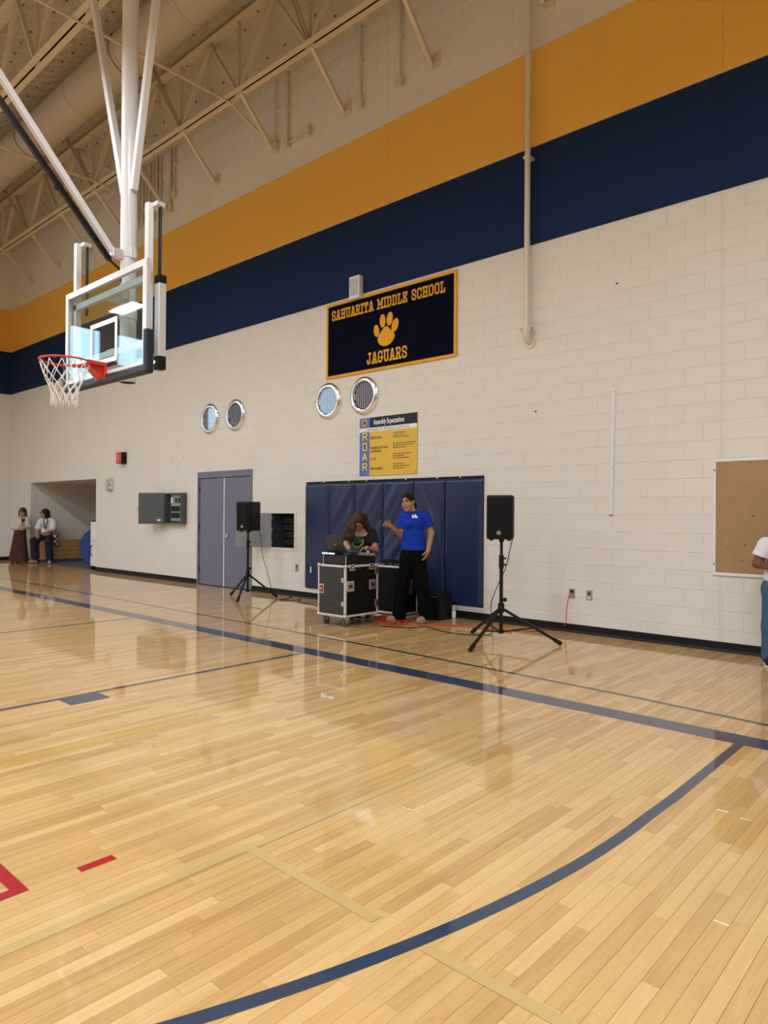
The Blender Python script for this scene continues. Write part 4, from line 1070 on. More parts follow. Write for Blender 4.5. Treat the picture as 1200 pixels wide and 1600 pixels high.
lt = V3((0, -.075, .20)); lt /= np.linalg.norm(lt); ln_ = V3((0, -lt[2], lt[1]))
lid = MB().obox(V3((-6.555, 6.345, KZ1+.165))+lt*.11, (.155,0,0), ln_*.005, lt*.11).build('lid', mat('laptop_lid', (.055, .052, .05), .38, .3), t, bevel=.003)
MB().obox(V3((-6.555, 6.345, KZ1+.165))+lt*.09+ln_*.0055, (.018,0,0), ln_*.0006, lt*.006).build('lid_logo', M_ALU, lid)
t = empty('tablet', (-6.32, 6.5, KZ1+.17), 'dark tablet propped beside the laptop under her hands', 'tablet')
MB().obox((-6.335, 6.44, KZ1+.180), (.085,.02,0), (-.02,.06,.03), (0,-.002,.005)).build('tablet_body', mat('tablet_dark', (.02, .035, .045), .3), t, bevel=.002)
MB().obox((-6.335, 6.439, KZ1+.187), (.075,.018,0), (-.018,.052,.026), (0,-.0006,.0012)).build('screen', mat('tablet_screen', (.015, .035, .045), .2, emit=(.015, .035, .045), estr=.2), t)
# second case and other boxes
G0, G1, H0, H1 = -6.98, -6.36, 7.44, 7.78
c2b = flight_case('flight_case', G0, G1, H0, H1, .012, .70, 'second black flight case against the pads behind the woman in blue', False)
case_keep = case; case = c2b
dish((G1, H0+.17, .40), Yv, (1,0,0), 'latch', .05, .11)
case = case_keep
t = empty('cable_tangle', (-6.6, 7.6, .70), 'loose black cables lying on top of the second flight case', 'cable')
for k in range(4):
    rk = random.Random(k+20); m_ = MB()
    pts = [(-6.72+.32*math.sin(q*.9+k)*.5+.10*k*.3, 7.6+.12*math.cos(q*1.3+k*2), .712+.012*k+.02*abs(math.sin(q*1.1))) for q in np.linspace(0, 7, 26)]
    m_.tube(pts, .008, 6).build('cable_loop', M_BLACK, t)
q = atZ(680, 964, 0)
AX, AYY = q[0], 7.42
t = empty('amplifier_box', (-5.87, 7.6, 0), 'small black amplifier box on the floor under the pads', 'amplifier')
MB().box(-6.02, -5.72, 7.46, 7.74, .012, .36).build('cabinet', M_BLACK, t, bevel=.012)
MB().box(-6.0, -5.74, 7.452, 7.46, .04, .30).build('grille', M_GRILLE, t, bevel=.004)
MB().box(-5.99, -5.75, 7.448, 7.456, .315, .33).build('chrome_strip', M_GREYBOX, t)
MB().tube([(-5.98, 7.6, .36), (-5.96, 7.6, .40), (-5.90, 7.6, .415), (-5.84, 7.6, .415), (-5.78, 7.6, .40), (-5.76, 7.6, .36)], .012, 8).build('handle', M_BLACK, t)
MB().cyl((-5.89, 7.452, .14), (-5.89, 7.446, .14), .012, n=10).build('emblem', M_ALU, t)
for x in (-6.0, -5.75):
    for y in (7.49, 7.71): MB().cyl((x, y, 0), (x, y, .014), .012, n=8).build('foot', M_BLACK, t)
q = atY(697, 955, 7.72)
t = empty('water_bottle', (-5.655, 7.70, 0), 'small clear water bottle with pale label beside the amplifier', 'bottle')
MB().cyl((-5.655, 7.70, 0), (-5.655, 7.70, .14), .028, n=14).build('body', mat('bottle_grey', (.45, .47, .5), .2), t, smooth=40)
MB().cyl((-5.655, 7.70, .04), (-5.655, 7.70, .12), .0285, n=14).build('label_wrap', M_WHITE, t, smooth=40)
MB().cyl((-5.655, 7.70, .14), (-5.655, 7.70, .18), .028, .011, n=14).build('neck', MATS['bottle_grey'], t, smooth=40)
MB().cyl((-5.655, 7.70, .18), (-5.655, 7.70, .20), .014, n=12).build('cap', M_WHITE, t, smooth=40)

# =================================================================== CORDS
def fpt(px, py, z=.008): q = atZ(px, py, z); return (q[0], q[1], q[2])
def smooth_path(pts, n=6):
    P = [V3(p) for p in pts]; out = []
    for i in range(len(P)-1):
        p0 = P[max(i-1, 0)]; p1 = P[i]; p2 = P[i+1]; p3 = P[min(i+2, len(P)-1)]
        for k in range(n):
            u = k/n; out.append(.5*((2*p1)+(-p0+p2)*u+(2*p0-5*p1+4*p2-p3)*u*u+(-p0+3*p1-3*p2+p3)*u**3))
    return out+[P[-1]]
t = empty('extension_cord', fpt(610, 970), 'orange extension cord coiled by the flight case and running to the outlet', 'cord')
for k in range(9):
    rk = random.Random(k+50); cxp, cyp = 604+rk.uniform(-8, 14), 969+rk.uniform(-3, 2); aa, bb_ = rk.uniform(14, 24), rk.uniform(3.5, 6.5); pts = []
    for q in range(28):
        an = 2*math.pi*q/27*rk.uniform(.99, 1.01); pts.append(fpt(cxp+aa*math.cos(an), cyp+bb_*math.sin(an+.4*k), .007+.006*k+.006*math.sin(3*an)))
    MB().tube(pts, .0055, 6).build('coil_loop', M_ORANGE, t, smooth=True)
run = [fpt(612, 974), fpt(660, 977), fpt(720, 978), fpt(780, 984), fpt(830, 986), fpt(858, 983), fpt(872, 976)]
q = V3(QO)
run += [(q[0]-.03, D-.12, .10), (q[0]-.02, D-.10, .30), (q[0]-.01, D-.06, q[2]-.02), (q[0], D-.03, q[2]+.024)]
MB().tube(smooth_path(run), .0058, 6).build('cord_run', M_ORANGE, t, smooth=True)
MB().obox((q[0], D-.025, q[2]+.024), (.014,0,0), (0,.014,0), (0,0,.014)).build('plug', M_BLACK, t, bevel=.004)
run2 = [fpt(590, 966), fpt(625, 972), fpt(690, 975), fpt(740, 980), fpt(800, 989)]
MB().tube(smooth_path(run2), .0058, 6).build('cord_run', M_ORANGE, t, smooth=True)
t = empty('speaker_cable', fpt(700, 988), 'black cable from the flight case to the right-hand speaker', 'cable')
pts = [fpt(598, 978), fpt(640, 981), fpt(665, 979), fpt(690, 986), fpt(720, 991), fpt(757, 992)]
sp = atY(765, 950, 6.7); 
pts += [fpt(770, 986, .05), (c1[0]-.10, c1[1]-.05, .42), (c1[0]-.06, c1[1]+.03, .65), (c1[0]+.04, c1[1]+.03, .85), (c1[0]+.08, c1[1]+.05, 1.05), (c1[0]+.09, c1[1]+.10, 1.2)]
MB().tube(smooth_path(pts), .005, 6).build('cable_run', M_BLACK, t, smooth=True)
t = empty('speaker_cable', fpt(450, 938), 'thin black cable hanging from the left speaker and coiled on the floor', 'cable')
pts = [(c2[0]+.14, c2[1]+.12, 1.2), (c2[0]+.17, c2[1]+.14, .95), (c2[0]+.20, c2[1]+.16, .70), (c2[0]+.27, c2[1]+.2, .45), (c2[0]+.30, c2[1]+.25, .2), fpt(426, 934), fpt(436, 937), fpt(456, 932), fpt(450, 936), fpt(438, 938), fpt(462, 938), fpt(470, 936), fpt(466, 940), fpt(485, 944), fpt(500, 948)]
MB().tube(smooth_path(pts), .005, 6).build('cable_run', M_BLACK, t, smooth=True)

# =================================================================== ALCOVE CONTENTS
t = empty('wooden_bench', (-20.3, 9.0, 0), 'low wooden plank bench along the alcove side, under the seated person', 'bench')
M_BENCH = mat('bench_wood', srgb(176, 132, 84), .5, var=.18, vscale=6, stretch=(1, 1, 8))
b0, b1, by0, by1 = -20.64, -20.05, 8.0, 10.6
for k in range(4): MB().box(b1-.025, b1, by0, by1, .10+k*.125, .10+k*.125+.12).build('front_plank', M_BENCH, t, bevel=.003)
for k in range(4): MB().box(b0+k*.150, b0+k*.150+.145, by0, by1, .60, .63).build('seat_plank', M_BENCH, t, bevel=.003)
MB().box(b0, b1-.03, by0+.02, by1, .10, .60).build('carcass', mat('bench_dark', (.10, .065, .035), .7), t)
MB().box(b0, b1-.03, by0+.03, by1, 0, .10).build('kick_board', M_GREYBOX, t)
MB().box(b0, b1, by0-.02, by0, .10, .60).build('end_panel', M_BENCH, t, bevel=.003)
t = MB().box(-19.95, -17.2, 7.98, 9.2, 0.001, .018).build('floor_mat', mat('grey_mat', srgb(92, 96, 108), .8), None, bevel=.006, loc=(-18.8, 8.2, 0)); tag(t, 'thin grey floor mat at the alcove mouth', 'mat')
# big blue round mat
t = empty('rolled_mat', (-17.6, 8.55, 0), 'big blue round mat standing on edge beside the white cart', 'mat')
M_BLUEMAT = mat('blue_mat', srgb(20, 62, 132), .5, var=.08)
MB().cyl((-17.55, 8.55, .545), (-17.22, 8.35, .545), .545, n=48).build('disc', M_BLUEMAT, t, smooth=40, bevel=.02)
MB().torus((-17.555, 8.553, .545), (-.33, .2, 0), .50, .012, 40, 6).build('seam', M_BLUEMAT, t)
t = empty('white_cart', (-16.9, 8.25, 0), 'tall white cart with black handle at the right side of the alcove', 'cart')
MB().box(-17.08, -16.68, 7.98, 8.45, .10, 1.20).build('cabinet', M_WHITE, t, bevel=.012)
MB().box(-17.06, -16.70, 7.985, 8.44, 1.20, 1.23).build('top_tray', M_BLACK, t)
MB().box(-17.07, -16.69, 7.974, 7.982, .72, .73).build('door_seam', M_GREYLIGHT, t)
MB().tube([(-16.98, 7.978, .35), (-16.99, 7.94, .38), (-16.99, 7.935, .55), (-16.98, 7.978, .62)], .012, 8).build('door_handle', M_BLACK, t)
for x in (-17.03, -16.74):
    for y in (8.04, 8.38): MB().cyl((x-.012, y, .05), (x+.012, y, .05), .05, n=14).build('wheel', M_BLACK, t)
t = MB().box(-20.60, -20.38, 8.02, 8.26, .631, .70).build('red_cushion', mat('red_cloth', (.35, .02, .03), .8), None, bevel=.025, loc=(-20.5, 8.1, .631)); tag(t, 'small red cushion on the bench end beside the seated person', 'cushion')
#@@PART3
# =================================================================== PEOPLE
class SDF:
    """smooth union of tapered capsules and ellipsoids on a voxel grid, meshed with surface nets"""
    def __init__(s, h): s.h = h; s.pr = []; s.cuts = []
    def cap(s, a, b, ra, rb=None, k=.02, n=None, q=1.0):
        s.pr.append(('c', V3(a), V3(b), ra, ra if rb is None else rb, k, None if n is None else V3(n)/np.linalg.norm(n), q)); return s
    def ell(s, c, ax, r, k=.015, sub=False):      # ax: 3 unit axes, r: radii
        s.pr.append(('e', V3(c), np.array(ax, float), V3(r), k, sub)); return s
    def cut(s, p, n, rad=None): s.cuts.append((V3(p), V3(n)/np.linalg.norm(n), rad)); return s   # keep side opposite to n
    def inflate(s, d):
        o = SDF(s.h)
        for p in s.pr:
            if p[0] == 'c': o.pr.append(('c', p[1], p[2], p[3]+d, p[4]+d, *p[5:]))
            else: o.pr.append(('e', p[1], p[2], p[3]+d, *p[4:]))
        return o
    def mesh(s):
        lo = np.full(3, 1e9); hi = -lo
        for p in s.pr:
            if p[0] == 'c': r = max(p[3], p[4])*max(1, 1); l_ = np.minimum(p[1], p[2])-r; h_ = np.maximum(p[1], p[2])+r
            else: r = p[3].max(); l_ = p[1]-r; h_ = p[1]+r
            lo = np.minimum(lo, l_); hi = np.maximum(hi, h_)
        pad = .05; lo -= pad; hi += pad
        n = np.ceil((hi-lo)/s.h).astype(int)+1
        G = np.full(n, .06, np.float32)
        for p in s.pr:
            if p[0] == 'c': r = max(p[3], p[4])+.055; l_ = np.minimum(p[1], p[2])-r; h_ = np.maximum(p[1], p[2])+r; k = p[5]
            else: r = p[3].max()+.055; l_ = p[1]-r; h_ = p[1]+r; k = p[4]
            i0 = np.maximum(0, np.floor((l_-lo)/s.h).astype(int)); i1 = np.minimum(n, np.ceil((h_-lo)/s.h).astype(int)+1)
            ax = [lo[d]+s.h*np.arange(i0[d], i1[d]) for d in range(3)]
            X, Y, Z = np.meshgrid(*ax, indexing='ij')
            if p[0] == 'c':
                a, b, ra, rb, nn, q = p[1], p[2], p[3], p[4], p[6], p[7]
                if nn is not None:
                    def sc(P): return P+(q-1)*np.dot(P-a, nn)*nn
                    b2 = sc(b); t_ = (X-a[0])*nn[0]+(Y-a[1])*nn[1]+(Z-a[2])*nn[2]
                    PX_, PY_, PZ_ = X-a[0]+(q-1)*t_*nn[0], Y-a[1]+(q-1)*t_*nn[1], Z-a[2]+(q-1)*t_*nn[2]
                else: b2 = b; PX_, PY_, PZ_ = X-a[0], Y-a[1], Z-a[2]
                ba = b2-a; L2 = max(1e-9, ba@ba)
                t_ = np.clip((PX_*ba[0]+PY_*ba[1]+PZ_*ba[2])/L2, 0, 1)
                d = np.sqrt((PX_-t_*ba[0])**2+(PY_-t_*ba[1])**2+(PZ_-t_*ba[2])**2)-(ra+(rb-ra)*t_)
            else:
                c, A, R = p[1], p[2], p[3]
                U = [((X-c[0])*A[i][0]+(Y-c[1])*A[i][1]+(Z-c[2])*A[i][2])/R[i] for i in range(3)]
                l2 = np.sqrt(U[0]**2+U[1]**2+U[2]**2)+1e-9
                g = np.sqrt((U[0]/R[0])**2+(U[1]/R[1])**2+(U[2]/R[2])**2)+1e-9
                d = l2*(l2-1)/g
            sl = tuple(slice(i0[i], i1[i]) for i in range(3)); g0 = G[sl]
            if p[0] == 'e' and p[5]:
                hh = np.clip(.5-.5*(g0+d)/k, 0, 1); G[sl] = g0*(1-hh)-d*hh+k*hh*(1-hh)
            else:
                hh = np.clip(.5+.5*(g0-d)/k, 0, 1); G[sl] = g0*(1-hh)+d*hh-k*hh*(1-hh)
        if s.cuts:
            X, Y, Z = np.meshgrid(*[lo[d]+s.h*np.arange(n[d]) for d in range(3)], indexing='ij')
            for p_, nn, rad in s.cuts:
                pl = (X-p_[0])*nn[0]+(Y-p_[1])*nn[1]+(Z-p_[2])*nn[2]
                if rad is not None: pl = np.where((X-p_[0])**2+(Y-p_[1])**2+(Z-p_[2])**2 < rad*rad, pl, -1.0)
                G = np.maximum(G, pl)
        S = G < 0
        c8 = [S[i:n[0]-1+i, j:n[1]-1+j, k:n[2]-1+k] for i in (0,1) for j in (0,1) for k in (0,1)]
        cnt = sum(c.astype(np.int8) for c in c8); act = (cnt > 0) & (cnt < 8)
        I = np.argwhere(act); idx = np.full(act.shape, -1, np.int64); idx[act] = np.arange(len(I))
        acc = np.zeros((len(I), 3)); num = np.zeros(len(I))
        cor = [(i,j,k) for i in (0,1) for j in (0,1) for k in (0,1)]
        for a in cor:
            for ax_ in range(3):
                if a[ax_]: continue
                b = list(a); b[ax_] = 1
                ga = G[I[:,0]+a[0], I[:,1]+a[1], I[:,2]+a[2]]; gb = G[I[:,0]+b[0], I[:,1]+b[1], I[:,2]+b[2]]
                m_ = (ga < 0) != (gb < 0); t_ = np.where(m_, ga/(ga-gb+1e-12), 0)
                P = np.tile(np.array(a, float), (len(I), 1)); P[:,ax_] += t_
                acc[m_] += P[m_]; num += m_
        Vv = lo+s.h*(I+acc/num[:,None])
        F = []
        for ax_ in range(3):
            o1, o2 = [(1,2),(2,0),(0,1)][ax_]
            sa = [slice(0, n[d]-1) if d == ax_ else slice(1, n[d]-1) for d in range(3)]; sb = list(sa); sb[ax_] = slice(1, n[ax_])
            A_, B_ = S[tuple(sa)], S[tuple(sb)]
            E = np.argwhere(A_ != B_)
            base_ = E+np.array([0 if d == ax_ else 1 for d in range(3)])
            q = []
            for d1, d2 in ((-1,-1),(0,-1),(0,0),(-1,0)):
                z = base_.copy(); z[:,o1] += d1; z[:,o2] += d2; q.append(idx[z[:,0], z[:,1], z[:,2]])
            q = np.stack(q, 1); fl = A_[tuple(E.T)]
            q[~fl] = q[~fl][:, ::-1]; F.append(q)
        F = np.concatenate(F)
        return Vv, F
def sdf_obj(s, name, m, parent, smooth_it=1):
    Vv, F = s.mesh()
    # light laplacian smoothing
    for _ in range(smooth_it):
        acc = np.zeros_like(Vv); num = np.zeros(len(Vv))
        for i in range(4):
            a, b = F[:, i], F[:, (i+1) % 4]
            np.add.at(acc, a, Vv[b]); np.add.at(acc, b, Vv[a]); np.add.at(num, a, 1); np.add.at(num, b, 1)
        Vv = .5*Vv+.5*acc/np.maximum(num, 1)[:,None]
    off = ROOTLOC[parent.name]
    me = bpy.data.meshes.new(name); me.from_pydata((Vv-off).tolist(), [], F.tolist()); me.update(); me.shade_smooth()
    o = bpy.data.objects.new(name, me); COL.objects.link(o); o.parent = parent; me.materials.append(m); ROOTLOC[o.name] = off
    return o, Vv, F
def decal(Vv, F, pred, name, m, parent, lift=.0025):
    """print lying on a garment: the garment faces whose image position satisfies pred"""
    C = Vv[F].mean(1); nrm = np.cross(Vv[F[:,2]]-Vv[F[:,0]], Vv[F[:,3]]-Vv[F[:,1]]); nrm /= np.linalg.norm(nrm, axis=1)[:,None]+1e-9
    tocam = CAM-C; tocam /= np.linalg.norm(tocam, axis=1)[:,None]
    px, py, _ = np.array([project(c) for c in C]).T if len(C) else ([], [], [])
    keep = pred(px, py) & ((nrm*tocam).sum(1) > .15)
    if not keep.any(): return None
    vn = np.zeros_like(Vv)
    for i in range(4): np.add.at(vn, F[:,i], nrm)
    vn /= np.linalg.norm(vn, axis=1)[:,None]+1e-9
    Fk = F[keep]; u_, inv = np.unique(Fk, return_inverse=True)
    mb = MB(); mb.add((Vv+vn*lift)[u_], [tuple(f) for f in inv.reshape(Fk.shape)])
    return mb.build(name, m, parent, smooth=True)
def unit(v): v = V3(v); return v/np.linalg.norm(v)
HR = unit((RT[0], RT[1], 0)); HC = unit((-FW[0], -FW[1], 0)); ZU = V3((0,0,1))
def cd(a, b, c=0): return unit(HR*a+HC*b+ZU*c)           # image-right, towards viewer, up
def head_frame(f, up=(0,0,1)):
    f = unit(f); r_ = unit(np.cross(f, up)); u_ = np.cross(r_, f); return f, r_, u_   # r_ = the person's right-hand side... (f x up)
def add_head(s, c, f, up, sc=1.0):
    f, r_, u_ = head_frame(f, up); A = [r_, f, u_]; c = V3(c); P = lambda a, b, d: c+sc*(a*r_+b*f+d*u_)
    s.ell(P(0,-.012,.025), A, sc*V3((.076,.098,.095)), .01)                # skull
    s.ell(P(0,.022,-.045), A, sc*V3((.060,.070,.075)), .03)                # face and jaw
    s.ell(P(0,.062,-.098), A, sc*V3((.026,.024,.020)), .02)                # chin
    s.cap(P(0,.090,.012), P(0,.108,-.028), .008*sc, .013*sc, .012)         # nose
    for x in (-1, 1):
        s.ell(P(x*.032,.100,.012), A, sc*V3((.018,.014,.012)), .012, True)  # eye sockets
        s.ell(P(x*.034,.066,-.032), A, sc*V3((.024,.022,.022)), .02)        # cheeks
        s.ell(P(x*.078,-.008,-.005), A, sc*V3((.010,.020,.032)), .006)      # ears
        s.cap(P(x*.014,.092,.032), P(x*.046,.080,.030), .007*sc, .005*sc, .012)  # brow
    s.cap(P(-.018,.086,-.060), P(.018,.086,-.060), .007*sc, .007*sc, .008)  # lips
    return P, A
M_EYEW = mat('eye_white', (.42, .38, .36), .3, var=0); M_IRIS = mat('eye_dark', (.03, .018, .012), .2, var=0)
def face_parts(P, A, body, lip, brow, sc=1.0, glasses=None, squint=False):
    for x in (-1, 1):
        e_ = MB(); c_ = P(x*.032, .086, .012); n_ = 10
        e_ = SDFless_ellipsoid(c_, A, sc*V3((.0105,.0085,.0052)))
        eo = e_.build('eye', M_EYEW, body, smooth=True)
        SDFless_ellipsoid(P(x*.032, .0925, .012), A, sc*V3((.0068,.0045,.0056))).build('iris', M_IRIS, eo, smooth=True)
        MB().tube([P(x*.012,.100,.030), P(x*.030,.099,.036), P(x*.050,.084,.031)], .0042*sc, 6).build('eyebrow', brow, body, smooth=True)
    SDFless_ellipsoid(P(0,.090,-.060), A, sc*V3((.024,.0075,.0085))).build('lips', lip, body, smooth=True)
    if glasses:
        for x in (-1, 1):
            n_ = 14; MB().tube([P(x*.034+.024*math.cos(2*math.pi*i/n_), .112-abs(x*.034+.024*math.cos(2*math.pi*i/n_))*.12, .008+.018*math.sin(2*math.pi*i/n_)) for i in range(n_)], .0032*sc, 6, True).build('eyeglass_rim', glasses, body, smooth=True)
            MB().tube([P(x*.057,.104,.012), P(x*.080,.03,.012), P(x*.082,-.01,.006)], .003*sc, 6).build('eyeglass_temple', glasses, body)
        MB().tube([P(-.011,.113,.012), P(0,.116,.015), P(.011,.113,.012)], .0028*sc, 6).build('eyeglass_bridge', glasses, body)
def SDFless_ellipsoid(c, A, r, n=14, m=8):
    mb = MB().ball((0,0,0), 1.0, n, m)
    A = np.array(A, float)
    mb.v = [tuple(V3(c)+v[0]*r[0]*A[0]+v[1]*r[1]*A[1]+v[2]*r[2]*A[2]) for v in mb.v]; return mb
def add_hand(s, w, d, nrm, thumb, curl=.5, sc=1.0, spread=.12, fr=.0085):
    """wrist w, direction d towards the fingertips, palm normal nrm, thumb side vector"""
    d = unit(d); th = unit(V3(thumb)-d*np.dot(thumb, d)); n_ = unit(np.cross(d, th)); 
    if np.dot(n_, nrm) < 0: n_ = -n_
    w = V3(w); A = [th, d, n_]
    s.cap(w, w+d*.03*sc, .024*sc, .026*sc, .02)
    s.ell(w+d*.055*sc, A, sc*V3((.041,.048,.019)), .015)
    for i, (o_, ln) in enumerate(((.030,.072),(.011,.080),(-.009,.074),(-.028,.058))):
        b = w+d*.088*sc+th*o_*sc; dd = unit(d+th*spread*(1-i*.66)); p_ = b
        s.cap(w+d*.06*sc+th*o_*.8*sc, b, .011*sc, fr*1.05*sc, .006)
        for j, f_ in enumerate((.42, .32, .26)):
            a_ = curl*(.45+.5*j); q_ = p_+(dd*math.cos(a_)+n_*math.sin(a_))*ln*f_*sc*1.05
            s.cap(p_, q_, fr*(1-.08*j)*sc, fr*(.95-.1*j)*sc, .004); p_ = q_
    b = w+d*.030*sc+th*.028*sc; t1 = b+(th*.75+d*.6+n_*.25)*.036*sc; t2 = t1+(th*.25+d*.85+n_*(.25+.4*curl))*.032*sc; t3 = t2+(d*.8+n_*(.3+.5*curl)-th*.1)*.024*sc
    s.cap(b, t1, .015*sc, .012*sc, .012); s.cap(t1, t2, .0112*sc, .0100*sc, .004); s.cap(t2, t3, .0100*sc, .0085*sc, .004)
def cloth(name, c, var=.12, rough=.9, vscale=14, bump=.25, bscale=18): return mat(name, c, rough, var=var, vscale=vscale, bump=bump, bscale=bscale, spec=.2)
def skin(name, c): return mat(name, c, .5, var=.06, vscale=30, spec=.35)
def hairm(name, c): return mat(name, c, .58, var=.45, vscale=5, bump=.6, bscale=14, stretch=(14, 14, 1.2), spec=.2)
def shoe(s, heel, d, ln=.25, w=.042, hgt=.05):
    d = unit((d[0], d[1], 0)); a = V3(heel); a[2] = w
    s.cap(a, a+d*ln*.55, w, w*1.12, .02); s.cap(a+d*ln*.5, a+d*(ln-w*2), w*1.1, w*.85, .02); s.cap(a+(0,0,.0), a+(0,0,hgt), w, w*.95, .02)
    s.cut((0,0,.001), (0,0,-1)); return s

# ---------------------------------------------------------------- woman in the blue shirt
def person_blue():
    DP = 9.22
    P = lambda px, py, b=0.: at(px, py, DP-b)
    base = atZ(645, 968, 0); root = empty('person', (base[0], base[1], 0), 'person in a royal blue t-shirt and black trousers, one hand raised', 'person')
    sk = skin('skin_tan', (.42, .225, .135))
    B = SDF(.0055); n = cd(-.25, 1)
    hl, hr = P(638, 872), P(653, 872)
    B.cap(P(639,868), P(652,868), .100, None, .03, n, 1.2); B.cap(P(645,868), P(645,846), .115, .105, .05, n, 1.3); B.cap(P(645,846), P(645,816), .105, .12, .05, n, 1.3)
    B.cap(P(632,806,-.01), P(663,805,-.02), .058, None, .04); B.cap(P(645,803,-.02), P(641,789,.01), .056, .05, .03)
    f = cd(-.56, 1, -.10); up = unit(ZU+HR*-.14)
    Ph, A = add_head(B, P(637.5,785,.02), f, up, 1.02)
    # her left arm (image right), hanging
    s1, e1, w1 = P(664,807,-.02), P(673.5,833,-.02), P(669,860,.07)
    B.cap(s1, e1, .052, .043, .03); B.cap(e1, w1, .043, .028, .02); add_hand(B, w1, unit(P(662.5,878,.10)-w1), cd(-1, .1), cd(-.4, 1, .1), .45, .98)
    # her right arm (image left), forearm raised
    s2, e2, w2 = P(632,808,-.02), P(627,836,-.02), P(609.5,821.5,.19)
    B.cap(s2, e2, .050, .042, .03); B.cap(e2, w2, .042, .027, .02); add_hand(B, w2, unit(P(599,817,.26)-w2), cd(-.1, .2, -1), cd(.1, .5, 1), .95, .95, .2)
    kn1, an1 = P(629,915,.04), P(623,957,0); kn2, an2 = P(659.5,918,.05), P(667,961,.03)
    for h, k_, a_ in ((hl, kn1, an1), (hr, kn2, an2)):
        B.cap(h, k_, .085, .055, .03); B.cap(k_, a_, .052, .035, .02); a0 = V3(a_); B.cap(a0, (a0[0], a0[1], .06), .034, .036, .02)
    fl = P(623,957,0); fr2 = P(667,961,.03)
    body, _, _ = sdf_obj(B, 'body', sk, root)
    face_parts(Ph, A, body, mat('lips_red', (.38, .06, .05), .4, var=.05), hairm('brow_dark', (.012, .008, .006)), 1.02)
    S = SDF(.006)
    S.cap(P(636,812), P(656,812,-.01), .108, None, .04, n, 1.15); S.cap(P(645,815), P(646,862), .142, .168, .05, n, 1.38); S.cap(P(633,808,-.01), P(662,807,-.02), .066, None, .04)
    S.ell(P(640,818,.09), [HR, HC, ZU], (.06,.05,.06), .05); S.ell(P(653,818,.085), [HR, HC, ZU], (.06,.05,.06), .05)
    S.cap(s1, s1+(e1-s1)*.62, .070, .074, .04); S.cap(s2, s2+(e2-s2)*.62, .066, .068, .04)
    hem = P(645, 859.5); S.cut(hem, (0,0,-1)); S.cut(e1-(e1-s1)*.36, e1-s1, .10); S.cut(e2-(e2-s2)*.36, e2-s2, .075) 
    S.cut(P(643,797.5), unit(P(641,790)-P(644,803)), .09)
    sh, Vs, Fs = sdf_obj(S, 'shirt', cloth('royal_blue_cotton', (.006, .040, .40), bump=.5, bscale=9), root, 2)
    def logo(px, py):
        x, y = px-648.0, py-807.0
        a = (np.abs(x) < 4.6) & (np.abs(y-1.0) < 1.3); b_ = ((x-.6)**2/5+(y+1.6)**2/2.2 < 1); c_ = (np.abs(x+3.2) < 1.0) & (np.abs(y+.6) < 1.6)
        return a | b_ | c_
    decal(Vs, Fs, logo, 'shirt_logo', M_WHITE, sh)
    T = SDF(.007)
    T.cap(P(639.5,870), P(652.5,870), .112, None, .05, n, 1.15); T.cap(P(645,852), P(645,868), .145, .150, .06, n, 1.3)
    for h, k_, a_ in ((hl, kn1, an1), (hr, kn2, an2)):
        a2 = V3(a_); T.cap(h, k_, .104, .085, .05); T.cap(k_, (a2[0], a2[1], .06), .085, .094, .05)
    T.cut((0,0,.05), (0,0,-1)); T.cut(P(645,853), (0,0,1))
    sdf_obj(T, 'trousers', mat('black_knit', (.0035, .0035, .005), .95, var=.1, bump=.3, bscale=18, spec=.08), root, 2)
    for a_, d_ in ((an1, cd(-1, .5)), (an2, cd(-.85, .8))):
        h = V3((a_[0], a_[1], 0))-d_*.03
        sdf_obj(shoe(SDF(.006), h, d_, .27, .046), 'shoe', cloth('tan_suede', (.36, .25, .17)), root)
    H = SDF(.006); q = lambda a, b, c: Ph(a, b, c)
    H.ell(q(0,-.018,.040), A, (.086,.106,.094), .01); H.ell(q(0,.118,-.022), A, (.072,.088,.098), .012, True)
    H.ell(q(0,.045,-.12), A, (.11,.10,.085), .01, True)
    H.ell(q(.0,-.125,-.050), A, (.050,.050,.062), .03); H.cap(q(0,-.09,-.02), q(0,-.13,-.075), .045, .036, .03)
    sdf_obj(H, 'hair', hairm('black_hair', (.008, .006, .006)), root)
person_blue()

